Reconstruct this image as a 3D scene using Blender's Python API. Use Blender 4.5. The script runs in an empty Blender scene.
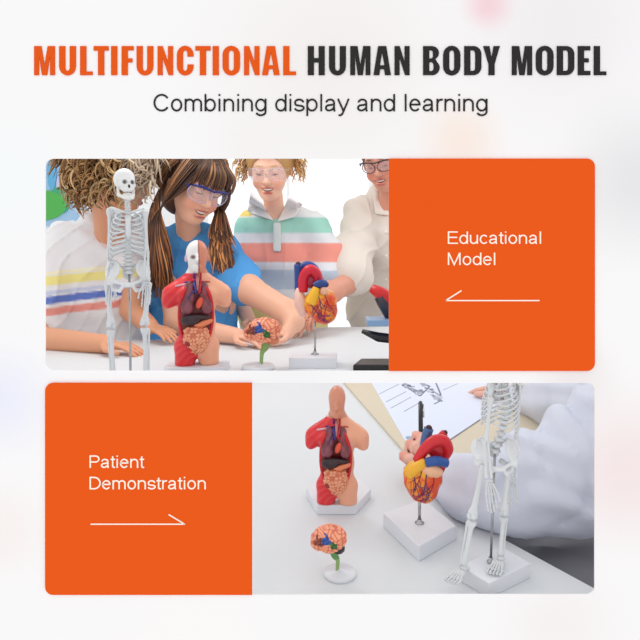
import bpy, math, random
import numpy as np
from mathutils import Vector, Matrix
from mathutils.bvhtree import BVHTree
R = math.radians
scene = bpy.context.scene
COL = scene.collection
CAMZ, FOC, T = 1.10, 600.0, 0.734          # eye height, focal length in pixels, table height
# ------------------------------------------------------------------ camera, light, exposure
cam = bpy.data.cameras.new('camera'); cam.sensor_width = 36; cam.lens = 36*FOC/640; cam.shift_y = -0.125
cam.clip_start = .05
co = bpy.data.objects.new('camera', cam); COL.objects.link(co)
co.location = (0, 0, CAMZ); co.rotation_euler = (R(90), 0, 0); scene.camera = co
w = bpy.data.worlds.new('world'); scene.world = w; w.use_nodes = True
w.node_tree.nodes['Background'].inputs[0].default_value = (1, 1, 1, 1)
w.node_tree.nodes['Background'].inputs[1].default_value = 1.0
def area(name, loc, target, size, power, col=(1, 1, 1)):
    l = bpy.data.lights.new(name, 'AREA'); l.shape = 'DISK'; l.size = size; l.energy = power; l.color = col
    o = bpy.data.objects.new(name, l); COL.objects.link(o); o.location = loc
    o.rotation_euler = (Vector(target)-Vector(loc)).to_track_quat('-Z', 'Y').to_euler()
area('added_overhead_fill', (-.6, 1.9, 2.0), (0.0, 2.2, T), .6, 7, (1, .98, .95))  # added overhead fill to shape the models
area('daylight_from_window', (1.3, 3.0, 2.4), (0, 1.7, T), 1.0, 6, (.95, .98, 1))
vs = scene.view_settings
vs.view_transform = 'Standard'; vs.look = 'None'; vs.exposure = 0.0; vs.gamma = 1; vs.use_curve_mapping = False

def P(px, py, d): return Vector(((px-320)*d/FOC, d, CAMZ-(py-240)*d/FOC))
def PT(px, py, z=T):
    d = (CAMZ-z)*FOC/(py-240); return Vector(((px-320)*d/FOC, d, z))
def s2l(c):
    return tuple((x/255/12.92 if x/255 <= .04045 else ((x/255+.055)/1.055)**2.4) for x in c)
# ------------------------------------------------------------------ materials
def new_mat(name):
    m = bpy.data.materials.new(name); m.use_nodes = True
    return m, m.node_tree, m.node_tree.nodes['Principled BSDF']
def bump(nt, b, scale, strength, dist=.002, detail=4):
    tc = nt.nodes.new('ShaderNodeTexCoord'); n = nt.nodes.new('ShaderNodeTexNoise'); bp = nt.nodes.new('ShaderNodeBump')
    n.inputs['Scale'].default_value = scale; n.inputs['Detail'].default_value = detail
    bp.inputs['Strength'].default_value = strength; bp.inputs['Distance'].default_value = dist
    nt.links.new(tc.outputs['Object'], n.inputs['Vector']); nt.links.new(n.outputs[0], bp.inputs['Height'])
    nt.links.new(bp.outputs[0], b.inputs['Normal'])
def mat(name, col, rough=.5, metal=0, bs=0, bst=.2, spec=.5, alpha=1):
    m, nt, b = new_mat(name)
    b.inputs['Base Color'].default_value = (*s2l(col), 1); b.inputs['Roughness'].default_value = rough
    b.inputs['Metallic'].default_value = metal; b.inputs['Specular IOR Level'].default_value = spec
    b.inputs['Alpha'].default_value = alpha
    if bs: bump(nt, b, bs, bst)
    return m
def vmat(name, rough=.4, sss=0, bs=0, bst=.2, spec=.5):
    m, nt, b = new_mat(name)
    a = nt.nodes.new('ShaderNodeAttribute'); a.attribute_name = 'Col'
    nt.links.new(a.outputs['Color'], b.inputs['Base Color'])
    b.inputs['Roughness'].default_value = rough; b.inputs['Specular IOR Level'].default_value = spec
    if sss:
        b.inputs['Subsurface Weight'].default_value = sss; b.inputs['Subsurface Scale'].default_value = .01
    if bs: bump(nt, b, bs, bst)
    return m
M = dict(
    plastic=vmat('painted_plastic', .3), bone=vmat('bone_plastic', .42, spec=.4), skin=vmat('skin', .5, .15, 120, .05),
    cloth=vmat('shirt_cloth', .85, 0, 260, .15, .2), hair=vmat('hair', .45, 0, 0, 0, .4),
    base=mat('white_plastic', (222, 224, 230), .35), steel=mat('steel', (175, 176, 178), .22, 1),
    white=mat('white_gloss', (246, 247, 248), .3), coat=mat('coat_cloth', (232, 236, 246), .8, 0, 300, .1, .2),
    grey=mat('grey_cloth', (128, 128, 132), .85, 0, 300, .3, .2), black=mat('black_plastic', (26, 26, 30), .3),
    red=mat('red_plastic', (205, 28, 30), .35), paleblue=mat('pale_blue_plastic', (126, 160, 196), .3),
    blueframe=mat('navy_plastic', (32, 40, 120), .3), clear=mat('clear_plastic', (225, 225, 245), .05, 0, 0, 0, .5, .10),
    clear2=mat('clear_rim', (214, 206, 232), .1, 0, 0, 0, .6, .45), paper=mat('paper', (222, 228, 244), .8), ink=mat('ink', (128, 132, 146), .7), inklight=mat('ink_pale', (158, 164, 182), .7),
    beige=mat('beige_board', (214, 202, 180), .7, 0, 60, .1), orange=mat('orange_print', (236, 92, 30), .7, 0, 0, 0, .0),
    title_orange=mat('orange_lettering', (232, 92, 32), .7, 0, 0, 0, 0), charcoal=mat('charcoal_lettering', (52, 50, 50), .7, 0, 0, 0, 0),
    cream_ink=mat('cream_lettering', (255, 246, 232), .7, 0, 0, 0, 0), trousers=mat('denim', (70, 80, 110), .8, 0, 200, .2),
    glassframe=mat('dark_frame', (50, 48, 60), .3),
)
# ------------------------------------------------------------------ mesh helpers
def link(o, parent=None):
    COL.objects.link(o)
    if parent: o.parent = parent
    return o
def tag(o, label=None, cat=None, group=None, kind=None):
    if label: o['label'] = label
    if cat: o['category'] = cat
    if group: o['group'] = group
    if kind: o['kind'] = kind
    return o
def empty(name, loc, rz=0, label=None, cat=None, group=None):
    o = bpy.data.objects.new(name, None); link(o); o.location = loc; o.rotation_euler = (0, 0, rz)
    o.empty_display_size = .02
    return tag(o, label, cat, group)
WB = {}       # things whose meshes are given in world coordinates: their base point
def mkobj(name, V, F, C, m, parent=None, smooth=True, origin=None):
    V = np.asarray(V, dtype=float)
    if origin is None and parent is not None and parent.name in WB: origin = WB[parent.name]
    if origin is not None: V = V-np.array(origin)
    me = bpy.data.meshes.new(name); me.from_pydata(V.tolist(), [], [list(map(int, f)) for f in F]); me.update()
    if C is not None:
        ca = me.color_attributes.new('Col', 'FLOAT_COLOR', 'POINT')
        c4 = np.ones((len(V), 4), dtype=np.float32); c4[:, :3] = np.asarray(C)
        ca.data.foreach_set('color', c4.ravel())
    if smooth: me.polygons.foreach_set('use_smooth', [True]*len(me.polygons))
    me.materials.append(m)
    o = bpy.data.objects.new(name, me); link(o, parent)
    if parent is not None and parent.name in WB: WB[o.name] = WB[parent.name]
    return o
class MB:
    def __init__(s): s.V = []; s.F = []; s.C = []
    def put(s, V, F, col):
        n = len(s.V); s.V += [tuple(v) for v in V]; s.F += [[i+n for i in f] for f in F]
        s.C += [s2l(col)]*len(V) if not callable(col) else [s2l(col(v)) for v in V]
    def tube(s, pts, rad, col=(230, 230, 230), n=8, flat=1.0):
        pts = [Vector(p) for p in pts]; k = len(pts)
        if not hasattr(rad, '__len__'): rad = [rad]*k
        V = []; F = []
        t0 = (pts[1]-pts[0]).normalized(); up = Vector((0, 0, 1)) if abs(t0.z) < .9 else Vector((0, 1, 0))
        u = t0.cross(up).normalized()
        for i, p in enumerate(pts):
            t = (pts[min(i+1, k-1)]-pts[max(i-1, 0)])
            t = t.normalized() if t.length > 1e-9 else t0
            u = (u-t*u.dot(t)); u = u.normalized() if u.length > 1e-6 else t.orthogonal().normalized()
            v = t.cross(u)
            for j in range(n):
                a = 2*math.pi*j/n; V.append(p+(u*math.cos(a)+v*math.sin(a)*flat)*rad[i])
        for i in range(k-1):
            for j in range(n):
                F.append([i*n+j, i*n+(j+1) % n, (i+1)*n+(j+1) % n, (i+1)*n+j])
        F.append(list(range(n))[::-1]); F.append([(k-1)*n+j for j in range(n)])
        s.put(V, F, col); return s
    def ball(s, c, r, col=(230, 230, 230), n=12, rot=None):
        if not hasattr(r, '__len__'): r = (r, r, r)
        c = Vector(c); V = []; F = []; m = n//2
        for i in range(m+1):
            th = math.pi*i/m
            for j in range(n):
                a = 2*math.pi*j/n
                v = Vector((r[0]*math.sin(th)*math.cos(a), r[1]*math.sin(th)*math.sin(a), r[2]*math.cos(th)))
                if rot is not None: v = rot @ v
                V.append(c+v)
        for i in range(m):
            for j in range(n): F.append([i*n+j, (i+1)*n+j, (i+1)*n+(j+1) % n, i*n+(j+1) % n])
        s.put(V, F, col); return s
    def prism(s, poly, z0, z1, col=(230, 230, 230)):
        k = len(poly); V = [(p[0], p[1], z0) for p in poly]+[(p[0], p[1], z1) for p in poly]
        F = [list(range(k))[::-1], list(range(k, 2*k))]+[[i, (i+1) % k, k+(i+1) % k, k+i] for i in range(k)]
        s.put(V, F, col); return s
    def box(s, lo, hi, col=(230, 230, 230)):
        return s.prism([(lo[0], lo[1]), (hi[0], lo[1]), (hi[0], hi[1]), (lo[0], hi[1])], lo[2], hi[2], col)
    def lathe(s, prof, c, col=(230, 230, 230), n=24):
        c = Vector(c); V = []; F = []
        for r, z in prof:
            for j in range(n):
                a = 2*math.pi*j/n; V.append((c.x+r*math.cos(a), c.y+r*math.sin(a), c.z+z))
        for i in range(len(prof)-1):
            for j in range(n): F.append([i*n+j, i*n+(j+1) % n, (i+1)*n+(j+1) % n, (i+1)*n+j])
        F.append(list(range(n))[::-1]); F.append([(len(prof)-1)*n+j for j in range(n)])
        s.put(V, F, col); return s
    def build(s, name, m, parent=None, smooth=True, bevel=0, origin=None):
        o = mkobj(name, s.V, s.F, s.C, m, parent, smooth, origin)
        if bevel:
            b = o.modifiers.new('b', 'BEVEL'); b.width = bevel; b.segments = 3; b.limit_method = 'ANGLE'
        return o
def spline(pts, n=6):
    pts = [Vector(p) for p in pts]; out = []
    q = [pts[0]*2-pts[1]]+pts+[pts[-1]*2-pts[-2]]
    for i in range(1, len(q)-2):
        a, b, c, d = q[i-1:i+3]
        for j in range(n):
            t = j/n
            out.append(.5*((2*b)+(c-a)*t+(2*a-5*b+4*c-d)*t*t+(3*b-a-3*c+d)*t**3))
    out.append(pts[-1]); return out
def lerpl(vals, n):
    return list(np.interp(np.linspace(0, 1, n), np.linspace(0, 1, len(vals)), vals))
# ---- a density grid that is turned into one smooth closed surface
class Grid:
    def __init__(s, lo, hi, h):
        s.lo = np.array(lo, dtype=np.float32); s.h = h
        s.n = (np.ceil((np.array(hi)-s.lo)/h)+1).astype(int)
        s.F = np.full(s.n, 9.0, dtype=np.float32)
    def _sub(s, lo, hi, pad):
        a = np.maximum(np.floor((np.array(lo)-pad-s.lo)/s.h).astype(int), 0)
        b = np.minimum(np.ceil((np.array(hi)+pad-s.lo)/s.h).astype(int)+1, s.n)
        if (b <= a).any(): return None, None
        sl = tuple(slice(a[i], b[i]) for i in range(3))
        ax = [s.lo[i]+s.h*np.arange(a[i], b[i], dtype=np.float32) for i in range(3)]
        return sl, ax
    def _mix(s, sl, D, k, op):
        A = s.F[sl]
        if op == 'add':
            if k > 0:
                hh = np.clip(.5+.5*(A-D)/k, 0, 1); Rr = A+(D-A)*hh-k*hh*(1-hh)
            else: Rr = np.minimum(A, D)
        else:
            if k > 0:
                hh = np.clip(.5-.5*(A+D)/k, 0, 1); Rr = A+(-D-A)*hh+k*hh*(1-hh)
            else: Rr = np.maximum(A, -D)
        s.F[sl] = Rr
    def ell(s, c, r, k=0, op='add', rot=None):
        c = np.array(c, dtype=np.float32)
        if not hasattr(r, '__len__'): r = (r, r, r)
        m = max(r) if rot is not None else np.array(r)
        sl, ax = s._sub(c-m, c+m, k+3*s.h)
        if sl is None: return s
        X = ax[0][:, None, None]-c[0]; Y = ax[1][None, :, None]-c[1]; Z = ax[2][None, None, :]-c[2]
        if rot is not None:
            q = np.array(rot)
            X, Y, Z = (q[0, i]*X+q[1, i]*Y+q[2, i]*Z for i in range(3))
        k0 = np.sqrt((X/r[0])**2+(Y/r[1])**2+(Z/r[2])**2)
        k1 = np.sqrt((X/r[0]**2)**2+(Y/r[1]**2)**2+(Z/r[2]**2)**2)+1e-9
        s._mix(sl, k0*(k0-1)/k1, k, op); return s
    def cap(s, a, b, ra, rb=None, k=0, op='add'):
        rb = ra if rb is None else rb
        a = np.array(a, dtype=np.float32); b = np.array(b, dtype=np.float32); m = max(ra, rb)
        sl, ax = s._sub(np.minimum(a, b)-m, np.maximum(a, b)+m, k+3*s.h)
        if sl is None: return s
        X = ax[0][:, None, None]-a[0]; Y = ax[1][None, :, None]-a[1]; Z = ax[2][None, None, :]-a[2]
        d = b-a; L = float(d@d)+1e-12
        t = np.clip((X*d[0]+Y*d[1]+Z*d[2])/L, 0, 1)
        D = np.sqrt((X-t*d[0])**2+(Y-t*d[1])**2+(Z-t*d[2])**2)-(ra+(rb-ra)*t)
        s._mix(sl, D, k, op); return s
    def path(s, pts, rad, k=0):
        if not hasattr(rad, '__len__'): rad = [rad]*len(pts)
        for i in range(len(pts)-1): s.cap(pts[i], pts[i+1], rad[i], rad[i+1], k)
        return s
    def below(s, z, k=0):
        Z = s.lo[2]+s.h*np.arange(s.n[2], dtype=np.float32)
        s.F = np.maximum(s.F, (z-Z)[None, None, :]); return s
    def above(s, z):
        Z = s.lo[2]+s.h*np.arange(s.n[2], dtype=np.float32)
        s.F = np.maximum(s.F, (Z-z)[None, None, :]); return s
    def noise(s, fn, band=3):
        idx = np.argwhere(np.abs(s.F) < band*s.h)
        p = s.lo+idx*s.h
        s.F[tuple(idx.T)] += fn(p).astype(np.float32); return s
    def mesh(s):
        F = s.F; S = F < 0; cells = []; posn = []; flips = []
        n = s.n
        for ax in range(3):
            u, v = (ax+1) % 3, (ax+2) % 3
            a = [slice(None)]*3; b = [slice(None)]*3; a[ax] = slice(0, -1); b[ax] = slice(1, None)
            idx = np.argwhere(S[tuple(a)] != S[tuple(b)])
            idx = idx[(idx[:, u] > 0) & (idx[:, v] > 0) & (idx[:, u] < n[u]-1) & (idx[:, v] < n[v]-1)]
            e = np.zeros(3, int); e[ax] = 1; eu = np.zeros(3, int); eu[u] = 1; ev = np.zeros(3, int); ev[v] = 1
            f0 = F[tuple(idx.T)]; f1 = F[tuple((idx+e).T)]; t = f0/(f0-f1)
            posn.append(idx+t[:, None]*e)
            q = np.stack([idx-eu-ev, idx-ev, idx, idx-eu], 1)
            cells.append(q); flips.append(f0 >= 0)
        q = np.concatenate(cells); p = np.concatenate(posn); fl = np.concatenate(flips)
        lin = (q[..., 0]*n[1]+q[..., 1])*n[2]+q[..., 2]
        uq, inv = np.unique(lin.ravel(), return_inverse=True); inv = inv.reshape(lin.shape)
        cnt = np.bincount(inv.ravel()); V = np.zeros((len(uq), 3))
        for c in range(3): V[:, c] = np.bincount(inv.ravel(), weights=np.repeat(p[:, c], 4))/cnt
        fc = inv.copy(); fc[fl] = fc[fl][:, ::-1]
        return s.lo+V*s.h, fc
def paint(V, C, c, r, col, soft=.3, rot=None):
    X = V-np.array(c)
    if rot is not None: X = X @ np.array(rot)
    if not hasattr(r, '__len__'): r = (r, r, r)
    d = np.sqrt(((X/np.array(r))**2).sum(1))
    a = np.clip((1+soft-d)/(2*soft+1e-6), 0, 1)[:, None]
    C[:] = C*(1-a)+np.array(s2l(col))*a
def base_cols(V, col): return np.tile(np.array(s2l(col)), (len(V), 1))
def wob(p, f, seed=0):
    x, y, z = (p[:, i]*f for i in range(3)); a = seed*1.7
    return (np.sin(x+1.3*np.sin(y*.8+a)+a)*np.cos(z*1.1+1.1*np.sin(x*.7+a))+np.sin(y*1.2+z*.6+a*2+1.5*np.sin(z*.5+x*.9)))*.5
def worm(p, f, seed=0):       # ridged labyrinth, 0 in the grooves, 1 on the ridges
    q = p*f; a = seed
    w1 = np.sin(q[:, 0]+2.1*np.sin(q[:, 2]*.61+a)+1.3*np.sin(q[:, 1]*.8+2+a))
    w2 = np.sin(q[:, 2]*1.07+2.3*np.sin(q[:, 0]*.53+1+a)+1.1*np.cos(q[:, 1]*.7+a))
    return np.clip(np.abs(w1*.6+w2*.7)*1.3, 0, 1)
def gobj(name, g, m, parent, cfn, origin=None):
    V, F = g.mesh(); C = cfn(V) if callable(cfn) else base_cols(V, cfn)
    return mkobj(name, V, F, C, m, parent, True, origin)

# ------------------------------------------------------------------ the setting
def struct(o): o['kind'] = 'structure'; return o
# front wall with its two openings; flat outline curves turned to meshes
D0 = .6
def pxw(px, py, d=D0-.001): return ((px-320)*d/FOC, CAMZ-(py-240)*d/FOC)
def rrect(x0, y0, x1, y1, r=(0, 0, 0, 0)):     # pixels; corners tl, tr, br, bl
    out = []
    for (cx, cy, a0, rr) in ((x0, y0, 180, r[0]), (x1, y0, 270, r[1]), (x1, y1, 0, r[2]), (x0, y1, 90, r[3])):
        if rr == 0: out.append((cx, cy)); continue
        mx = cx+(rr if cx == x0 else -rr); my = cy+(rr if cy == y0 else -rr)
        for k in range(7):
            a = R(a0+90*k/6); out.append((mx+rr*math.cos(a), my+rr*math.sin(a)))
    return out
def flat(name, contours, y, th, m, parent=None):   # contours in photo-plane pixels -> upright thin solid
    cu = bpy.data.curves.new(name, 'CURVE'); cu.dimensions = '2D'; cu.fill_mode = 'BOTH'; cu.extrude = th/2
    for c in contours:
        sp = cu.splines.new('POLY'); sp.points.add(len(c)-1); sp.use_cyclic_u = True
        for i, (a, b) in enumerate(c):
            x, z = pxw(a, b, y-th/2); sp.points[i].co = (x, z, 0, 1)
    t = bpy.data.objects.new(name, cu); me = bpy.data.meshes.new_from_object(t)
    me.transform(Matrix.Translation((0, y, 0)) @ Matrix.Rotation(R(90), 4, 'X'))
    me.name = name; me.materials.clear(); me.materials.append(m)
    bpy.data.objects.remove(t)
    return link(bpy.data.objects.new(name, me), parent)
wm, nt, b = new_mat('printed_wall')
b.inputs['Roughness'].default_value = .8; b.inputs['Specular IOR Level'].default_value = 0
tc = nt.nodes.new('ShaderNodeTexCoord'); prev = None
def blotch(px, py, r, col, amt, prev, sy=1):
    mp = nt.nodes.new('ShaderNodeMapping'); mp.vector_type = 'POINT'
    x, z = pxw(px, py); k = 1/(r*D0/FOC)
    mp.inputs['Scale'].default_value = (k, k, k*sy); mp.inputs['Location'].default_value = (-x*k, -D0*k, -z*k*sy)
    gr = nt.nodes.new('ShaderNodeTexGradient'); gr.gradient_type = 'SPHERICAL'
    mr = nt.nodes.new('ShaderNodeMapRange'); mr.interpolation_type = 'SMOOTHSTEP'; mr.inputs['To Max'].default_value = amt
    mx = nt.nodes.new('ShaderNodeMix'); mx.data_type = 'RGBA'
    nt.links.new(tc.outputs['Object'], mp.inputs[0]); nt.links.new(mp.outputs[0], gr.inputs[0])
    nt.links.new(gr.outputs['Fac'], mr.inputs[0]); nt.links.new(mr.outputs[0], mx.inputs['Factor'])
    if prev is None: mx.inputs['A'].default_value = (*s2l((250, 249, 250)), 1)
    else: nt.links.new(prev, mx.inputs['A'])
    mx.inputs['B'].default_value = (*s2l(col), 1)
    return mx.outputs['Result']
for a in ((330, 60, 190, (243, 238, 236), .8), (560, 20, 150, (240, 236, 238), .8), (488, 5, 34, (246, 205, 214), .8), (462, 140, 60, (250, 230, 216), .7),
          (640, 180, 110, (228, 228, 230), .85), (0, 400, 75, (236, 238, 252), .9), (5, 180, 90, (244, 250, 251), .6), (0, 530, 70, (248, 240, 238), .8),
          (625, 470, 110, (244, 226, 226), .8), (575, 378, 60, (238, 230, 230), .7), (290, 378, 80, (240, 240, 242), .5), (560, 625, 90, (246, 240, 240), .8),
          (200, 625, 130, (252, 250, 248), .5), (250, 150, 60, (244, 240, 238), .5)):
    prev = blotch(*a[:5], prev)
nt.links.new(prev, b.inputs['Base Color'])
zt = 240-(2.0-CAMZ)*FOC/D0
wall = flat('wall_front', [[(-330, -45), (970, -45), (970, 1330), (-330, 1330)],
                           rrect(45, 158.5, 389, 371, (8, 0, 0, 8)), rrect(252, 383, 595, 595, (0, 8, 8, 0))], D0, .002, wm)
struct(wall)
struct(MB().box((-3, D0+.01, -.02), (3, 4.6, 0), (232, 232, 234)).build('floor', M['plastic'], smooth=False))
bwm = vmat('back_wall_paint', .9, spec=.1)
struct(MB().box((-3, 4.0, 0), (3, 4.05, 2.9), (250, 251, 252)).build('wall_back', bwm, smooth=False))

fr = struct(MB().box((P(205, 0, 3.96).x, 3.94, P(0, 345, 3.96).z), (P(372, 0, 3.96).x, 3.999, P(0, 40, 3.96).z), (248, 248, 250)).build('window_1', bwm, smooth=False))
em, nt_, b_ = new_mat('daylight_pane'); b_.inputs['Emission Color'].default_value = (.96, .98, 1, 1); b_.inputs['Emission Strength'].default_value = .45
for x0_, x1_ in ((209, 286), (290, 368)):
    MB().box((P(x0_, 0, 3.94).x, 3.93, P(0, 340, 3.94).z), (P(x1_, 0, 3.94).x, 3.945, P(0, 44, 3.94).z), (250, 250, 250)).build('pane', em, fr, False)
# ------------------------------------------------------------------ printed panels and lettering
def _arc(cx, cy, rx, ry, a0, a1, n=14): return [(cx+rx*math.cos(R(a0+(a1-a0)*k/n)), cy+ry*math.sin(R(a0+(a1-a0)*k/n))) for k in range(n+1)]
XH = .725     # x height over capital height; strokes in units of the capital height, y up
_o = _arc(.345, XH/2, .275, .325, 0, 360, 24)
GL = {   # letter: (advance, strokes)
 'C': (1.0, [_arc(.52, .5, .42, .46, 35, 325, 22)]), 'E': (.92, [[(.15, 0), (.15, 1)], [(.15, .955), (.85, .955)], [(.15, .52), (.80, .52)], [(.15, .045), (.87, .045)]]),
 'M': (1.16, [[(.15, 0), (.15, 1)], [(1.01, 0), (1.01, 1)], [(.16, .98), (.58, .03), (1.0, .98)]]),
 'P': (.92, [[(.15, 0), (.15, 1)], [(.15, .955)]+_arc(.55, .715, .27, .24, 90, -90)+[(.15, .475)]]),
 'D': (1.0, [[(.15, 0), (.15, 1)], [(.15, .955)]+_arc(.45, .5, .45, .455, 90, -90, 18)+[(.15, .045)]]),
 'o': (.775, [[(x+.04, y) for x, y in _o]]), 'e': (.775, [[(.11, .39), (.655, .39)]+[(x+.04, y) for x, y in _arc(.345, XH/2, .275, .325, 8, 322, 22)]]),
 'c': (.70, [[(x+.03, y) for x, y in _arc(.345, XH/2, .275, .325, 42, 318, 20)]]),
 'a': (.775, [[(.13, .52)]+_arc(.365, .50, .225, .185, 165, 0, 10)+[(.59, .17), (.60, .06), (.64, 0)], [(.59, .41), (.40, .365)]+_arc(.30, .20, .19, .155, 95, 300, 12)+[(.50, .12), (.59, .24)]]),
 'b': (.775, [[(.12, 0), (.12, 1)], [(x+.05, y) for x, y in _arc(.345, XH/2, .275, .325, 0, 360, 24)]]),
 'd': (.775, [[(.655, 0), (.655, 1)], [(x+.03, y) for x, y in _o]]),
 'p': (.775, [[(.12, -.27), (.12, XH)], [(x+.05, y) for x, y in _o]]),
 'g': (.775, [[(.655, XH)]+_arc(.38, -.02, .275, .21, 0, -160, 12), [(x+.03, y) for x, y in _o]]),
 'u': (.775, [[(.13, XH), (.13, .27)]+_arc(.36, .26, .23, .225, 180, 330, 10)+[(.64, .22)], [(.64, 0), (.64, XH)]]),
 'n': (.775, [[(.13, 0), (.13, XH)], [(.13, .46)]+_arc(.39, .45, .25, .235, 160, 0, 10)+[(.64, 0)]]),
 'm': (1.16, [[(.13, 0), (.13, XH)], [(.13, .46)]+_arc(.355, .47, .225, .215, 160, 0, 10)+[(.58, 0)], [(.58, .46)]+_arc(.805, .47, .225, .215, 160, 0, 10)+[(1.03, 0)]]),
 'r': (.465, [[(.13, 0), (.13, XH)], [(.13, .42)]+_arc(.37, .42, .24, .26, 160, 72, 6)]),
 'i': (.31, [[(.155, 0), (.155, XH)], [(.155, .90), (.155, 1)]]), 'l': (.31, [[(.155, 0), (.155, 1)]]),
 't': (.388, [[(.19, .93), (.19, .16)]+_arc(.30, .15, .11, .11, 180, 275, 6)+[(.37, .045)], [(.03, XH-.04), (.37, XH-.04)]]),
 's': (.70, [[(.61, .53)]+_arc(.35, .52, .235, .165, 20, 180, 8)+_arc(.30, .44, .18, .10, 200, 270, 4)+[(.42, .32)]+_arc(.40, .20, .22, .12, 60, 0, 5)+_arc(.36, .20, .26, .165, -15, -170, 9)]),
 'y': (.70, [[(.04, XH), (.355, .02)], [(.66, XH), (.36, .0), (.28, -.17), (.18, -.235), (.07, -.22)]]), ' ': (.388, [])}
def text(name, s, x0, x1, ybase, capl, m, parent=None, y=D0-.0042, sw=.105):
    """one printed line of plain round-shouldered letters, fitted to its left/right ends and capital height (pixels)"""
    mb = MB(); adv = 0; st = []
    for ch in s:
        a, strokes = GL[ch]; st += [[(px+adv, py) for px, py in q] for q in strokes]; adv += a
    xs = [p[0] for q in st for p in q]; lo, hi = min(xs)-sw/2, max(xs)+sw/2
    kx = (x1-x0)/(hi-lo)
    for qi, q in enumerate(st):
        pts = [Vector(p) for p in q]; n = len(pts); y_ = y-3e-5*(qi % 4); L_ = []; Rr = []
        closed = n > 3 and (pts[0]-pts[-1]).length < 1e-4
        for i, p in enumerate(pts):
            a = pts[i-1] if i else (pts[-2] if closed else None); b_ = pts[i+1] if i < n-1 else (pts[1] if closed else None)
            d1_ = (p-a).normalized() if a is not None else (b_-p).normalized(); d2_ = (b_-p).normalized() if b_ is not None else d1_
            t = (d1_+d2_); t = t.normalized() if t.length > .2 else d2_
            nn = Vector((-t.y, t.x)); k = sw/2/max(.45, nn.dot(Vector((-d2_.y, d2_.x))))
            L_.append(p+nn*k); Rr.append(p-nn*k)
        V = []
        for dy in (0, .0007):
            for side in (L_, Rr):
                for p in side:
                    X, Z = pxw(x0+(p.x-lo)*kx, ybase-p.y*capl, y); V.append((X, y_-.0003+dy, Z))
        F = []
        for i in range(n-1):
            F += [[i, i+1, n+i+1, n+i], [2*n+i, 3*n+i, 3*n+i+1, 2*n+i+1], [i, 2*n+i, 2*n+i+1, i+1], [n+i, n+i+1, 3*n+i+1, 3*n+i]]
        F += [[0, n, 3*n, 2*n], [n-1, 3*n-1, 4*n-1, 2*n-1]]
        mb.put(V, F, (255, 255, 255))
    return mb.build(name, m, parent, False)
W_ = 6.2
def glyph(ch, x0, x1, top=46., bot=75.):
    w_ = x1-x0; H = bot-top; s = W_
    def r(a, b_, c, d): return [(x0+a, top+b_), (x0+c, top+b_), (x0+c, top+d), (x0+a, top+d)]
    if ch == 'I': return [r(0, 0, w_, H)]
    if ch == 'L': return [[(x0, top), (x0+s, top), (x0+s, bot-3.6), (x1, bot-3.6), (x1, bot), (x0, bot)]]
    if ch == 'T':
        m = w_/2; return [[(x0, top), (x1, top), (x1, top+4.4), (x0+m+s/2, top+4.4), (x0+m+s/2, bot), (x0+m-s/2, bot), (x0+m-s/2, top+4.4), (x0, top+4.4)]]
    if ch == 'F': return [[(x0, top), (x1, top), (x1, top+4.2), (x0+s, top+4.2), (x0+s, top+12.3), (x1-1.2, top+12.3), (x1-1.2, top+16.3), (x0+s, top+16.3), (x0+s, bot), (x0, bot)]]
    if ch == 'E': return [[(x0, top), (x1, top), (x1, top+4.2), (x0+s, top+4.2), (x0+s, top+12.2), (x1-1.6, top+12.2), (x1-1.6, top+16.2), (x0+s, top+16.2), (x0+s, bot-4.2), (x1, bot-4.2), (x1, bot), (x0, bot)]]
    if ch == 'H': return [[(x0, top), (x0+s, top), (x0+s, top+12), (x1-s, top+12), (x1-s, top), (x1, top), (x1, bot), (x1-s, bot), (x1-s, top+16.4), (x0+s, top+16.4), (x0+s, bot), (x0, bot)]]
    if ch == 'N': return [[(x0, top), (x0+5.1, top), (x1-5.1, top+15.5), (x1-5.1, top), (x1, top), (x1, bot), (x1-4.6, bot), (x0+5.1, top+12), (x0+5.1, bot), (x0, bot)]]
    if ch == 'M':
        m = x0+w_/2; q = 4.9
        return [[(x0, top), (x0+7.3, top), (m, top+19), (x1-7.3, top), (x1, top), (x1, bot), (x1-q, bot), (x1-q, top+9.5), (m+2.6, bot), (m-2.6, bot), (x0+q, top+9.5), (x0+q, bot), (x0, bot)]]
    if ch == 'Y':
        m = x0+w_/2; return [[(x0, top), (x0+6.3, top), (m, top+11.5), (x1-6.3, top), (x1, top), (m+3.1, top+18), (m+3.1, bot), (m-3.1, bot), (m-3.1, top+18)]]
    if ch == 'A':
        m = x0+w_/2
        return [[(m-4.1, top), (m+4.1, top), (x1, bot), (x1-5.9, bot), (x1-6.9, bot-6), (x0+6.9, bot-6), (x0+5.9, bot), (x0, bot)],
                [(m, top+6.5), (m+2.2, top+19.2), (m-2.2, top+19.2)]]
    def arc(cx, cy, rx, ry, a0, a1, n=8): return [(cx+rx*math.cos(R(a0+(a1-a0)*k/n)), cy+ry*math.sin(R(a0+(a1-a0)*k/n))) for k in range(n+1)]
    e = .35
    m = x0+w_/2; hw = w_/2; iw = hw-s
    if ch == 'O':
        o = arc(m, top+8.5, hw, 8.5+e, 180, 360)+arc(m, bot-8.5, hw, 8.5+e, 0, 180)
        i = arc(m, top+7.5, iw, 3.3, 180, 360)+arc(m, bot-7.5, iw, 3.3, 0, 180)
        return [o, i]
    if ch == 'U':
        return [[(x0, top), (x0+s, top)]+[(x0+s, bot-8)]+arc(m, bot-7.5, iw, 3.3, 180, 0)+[(x1-s, top), (x1, top)]+arc(m, bot-8.5, hw, 8.5+e, 0, 180)]
    if ch == 'C':
        return [arc(m, top+8.5, hw, 8.5+e, 360, 180)+arc(m, bot-8.5, hw, 8.5+e, 180, 0)+[(x1, bot-10.6), (x1-s, bot-10.6)]
                + arc(m, bot-7.5, iw, 3.3, 0, 180)+arc(m, top+7.5, iw, 3.3, 180, 360)+[(x1-s, top+10.4), (x1, top+10.4)]]
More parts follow.
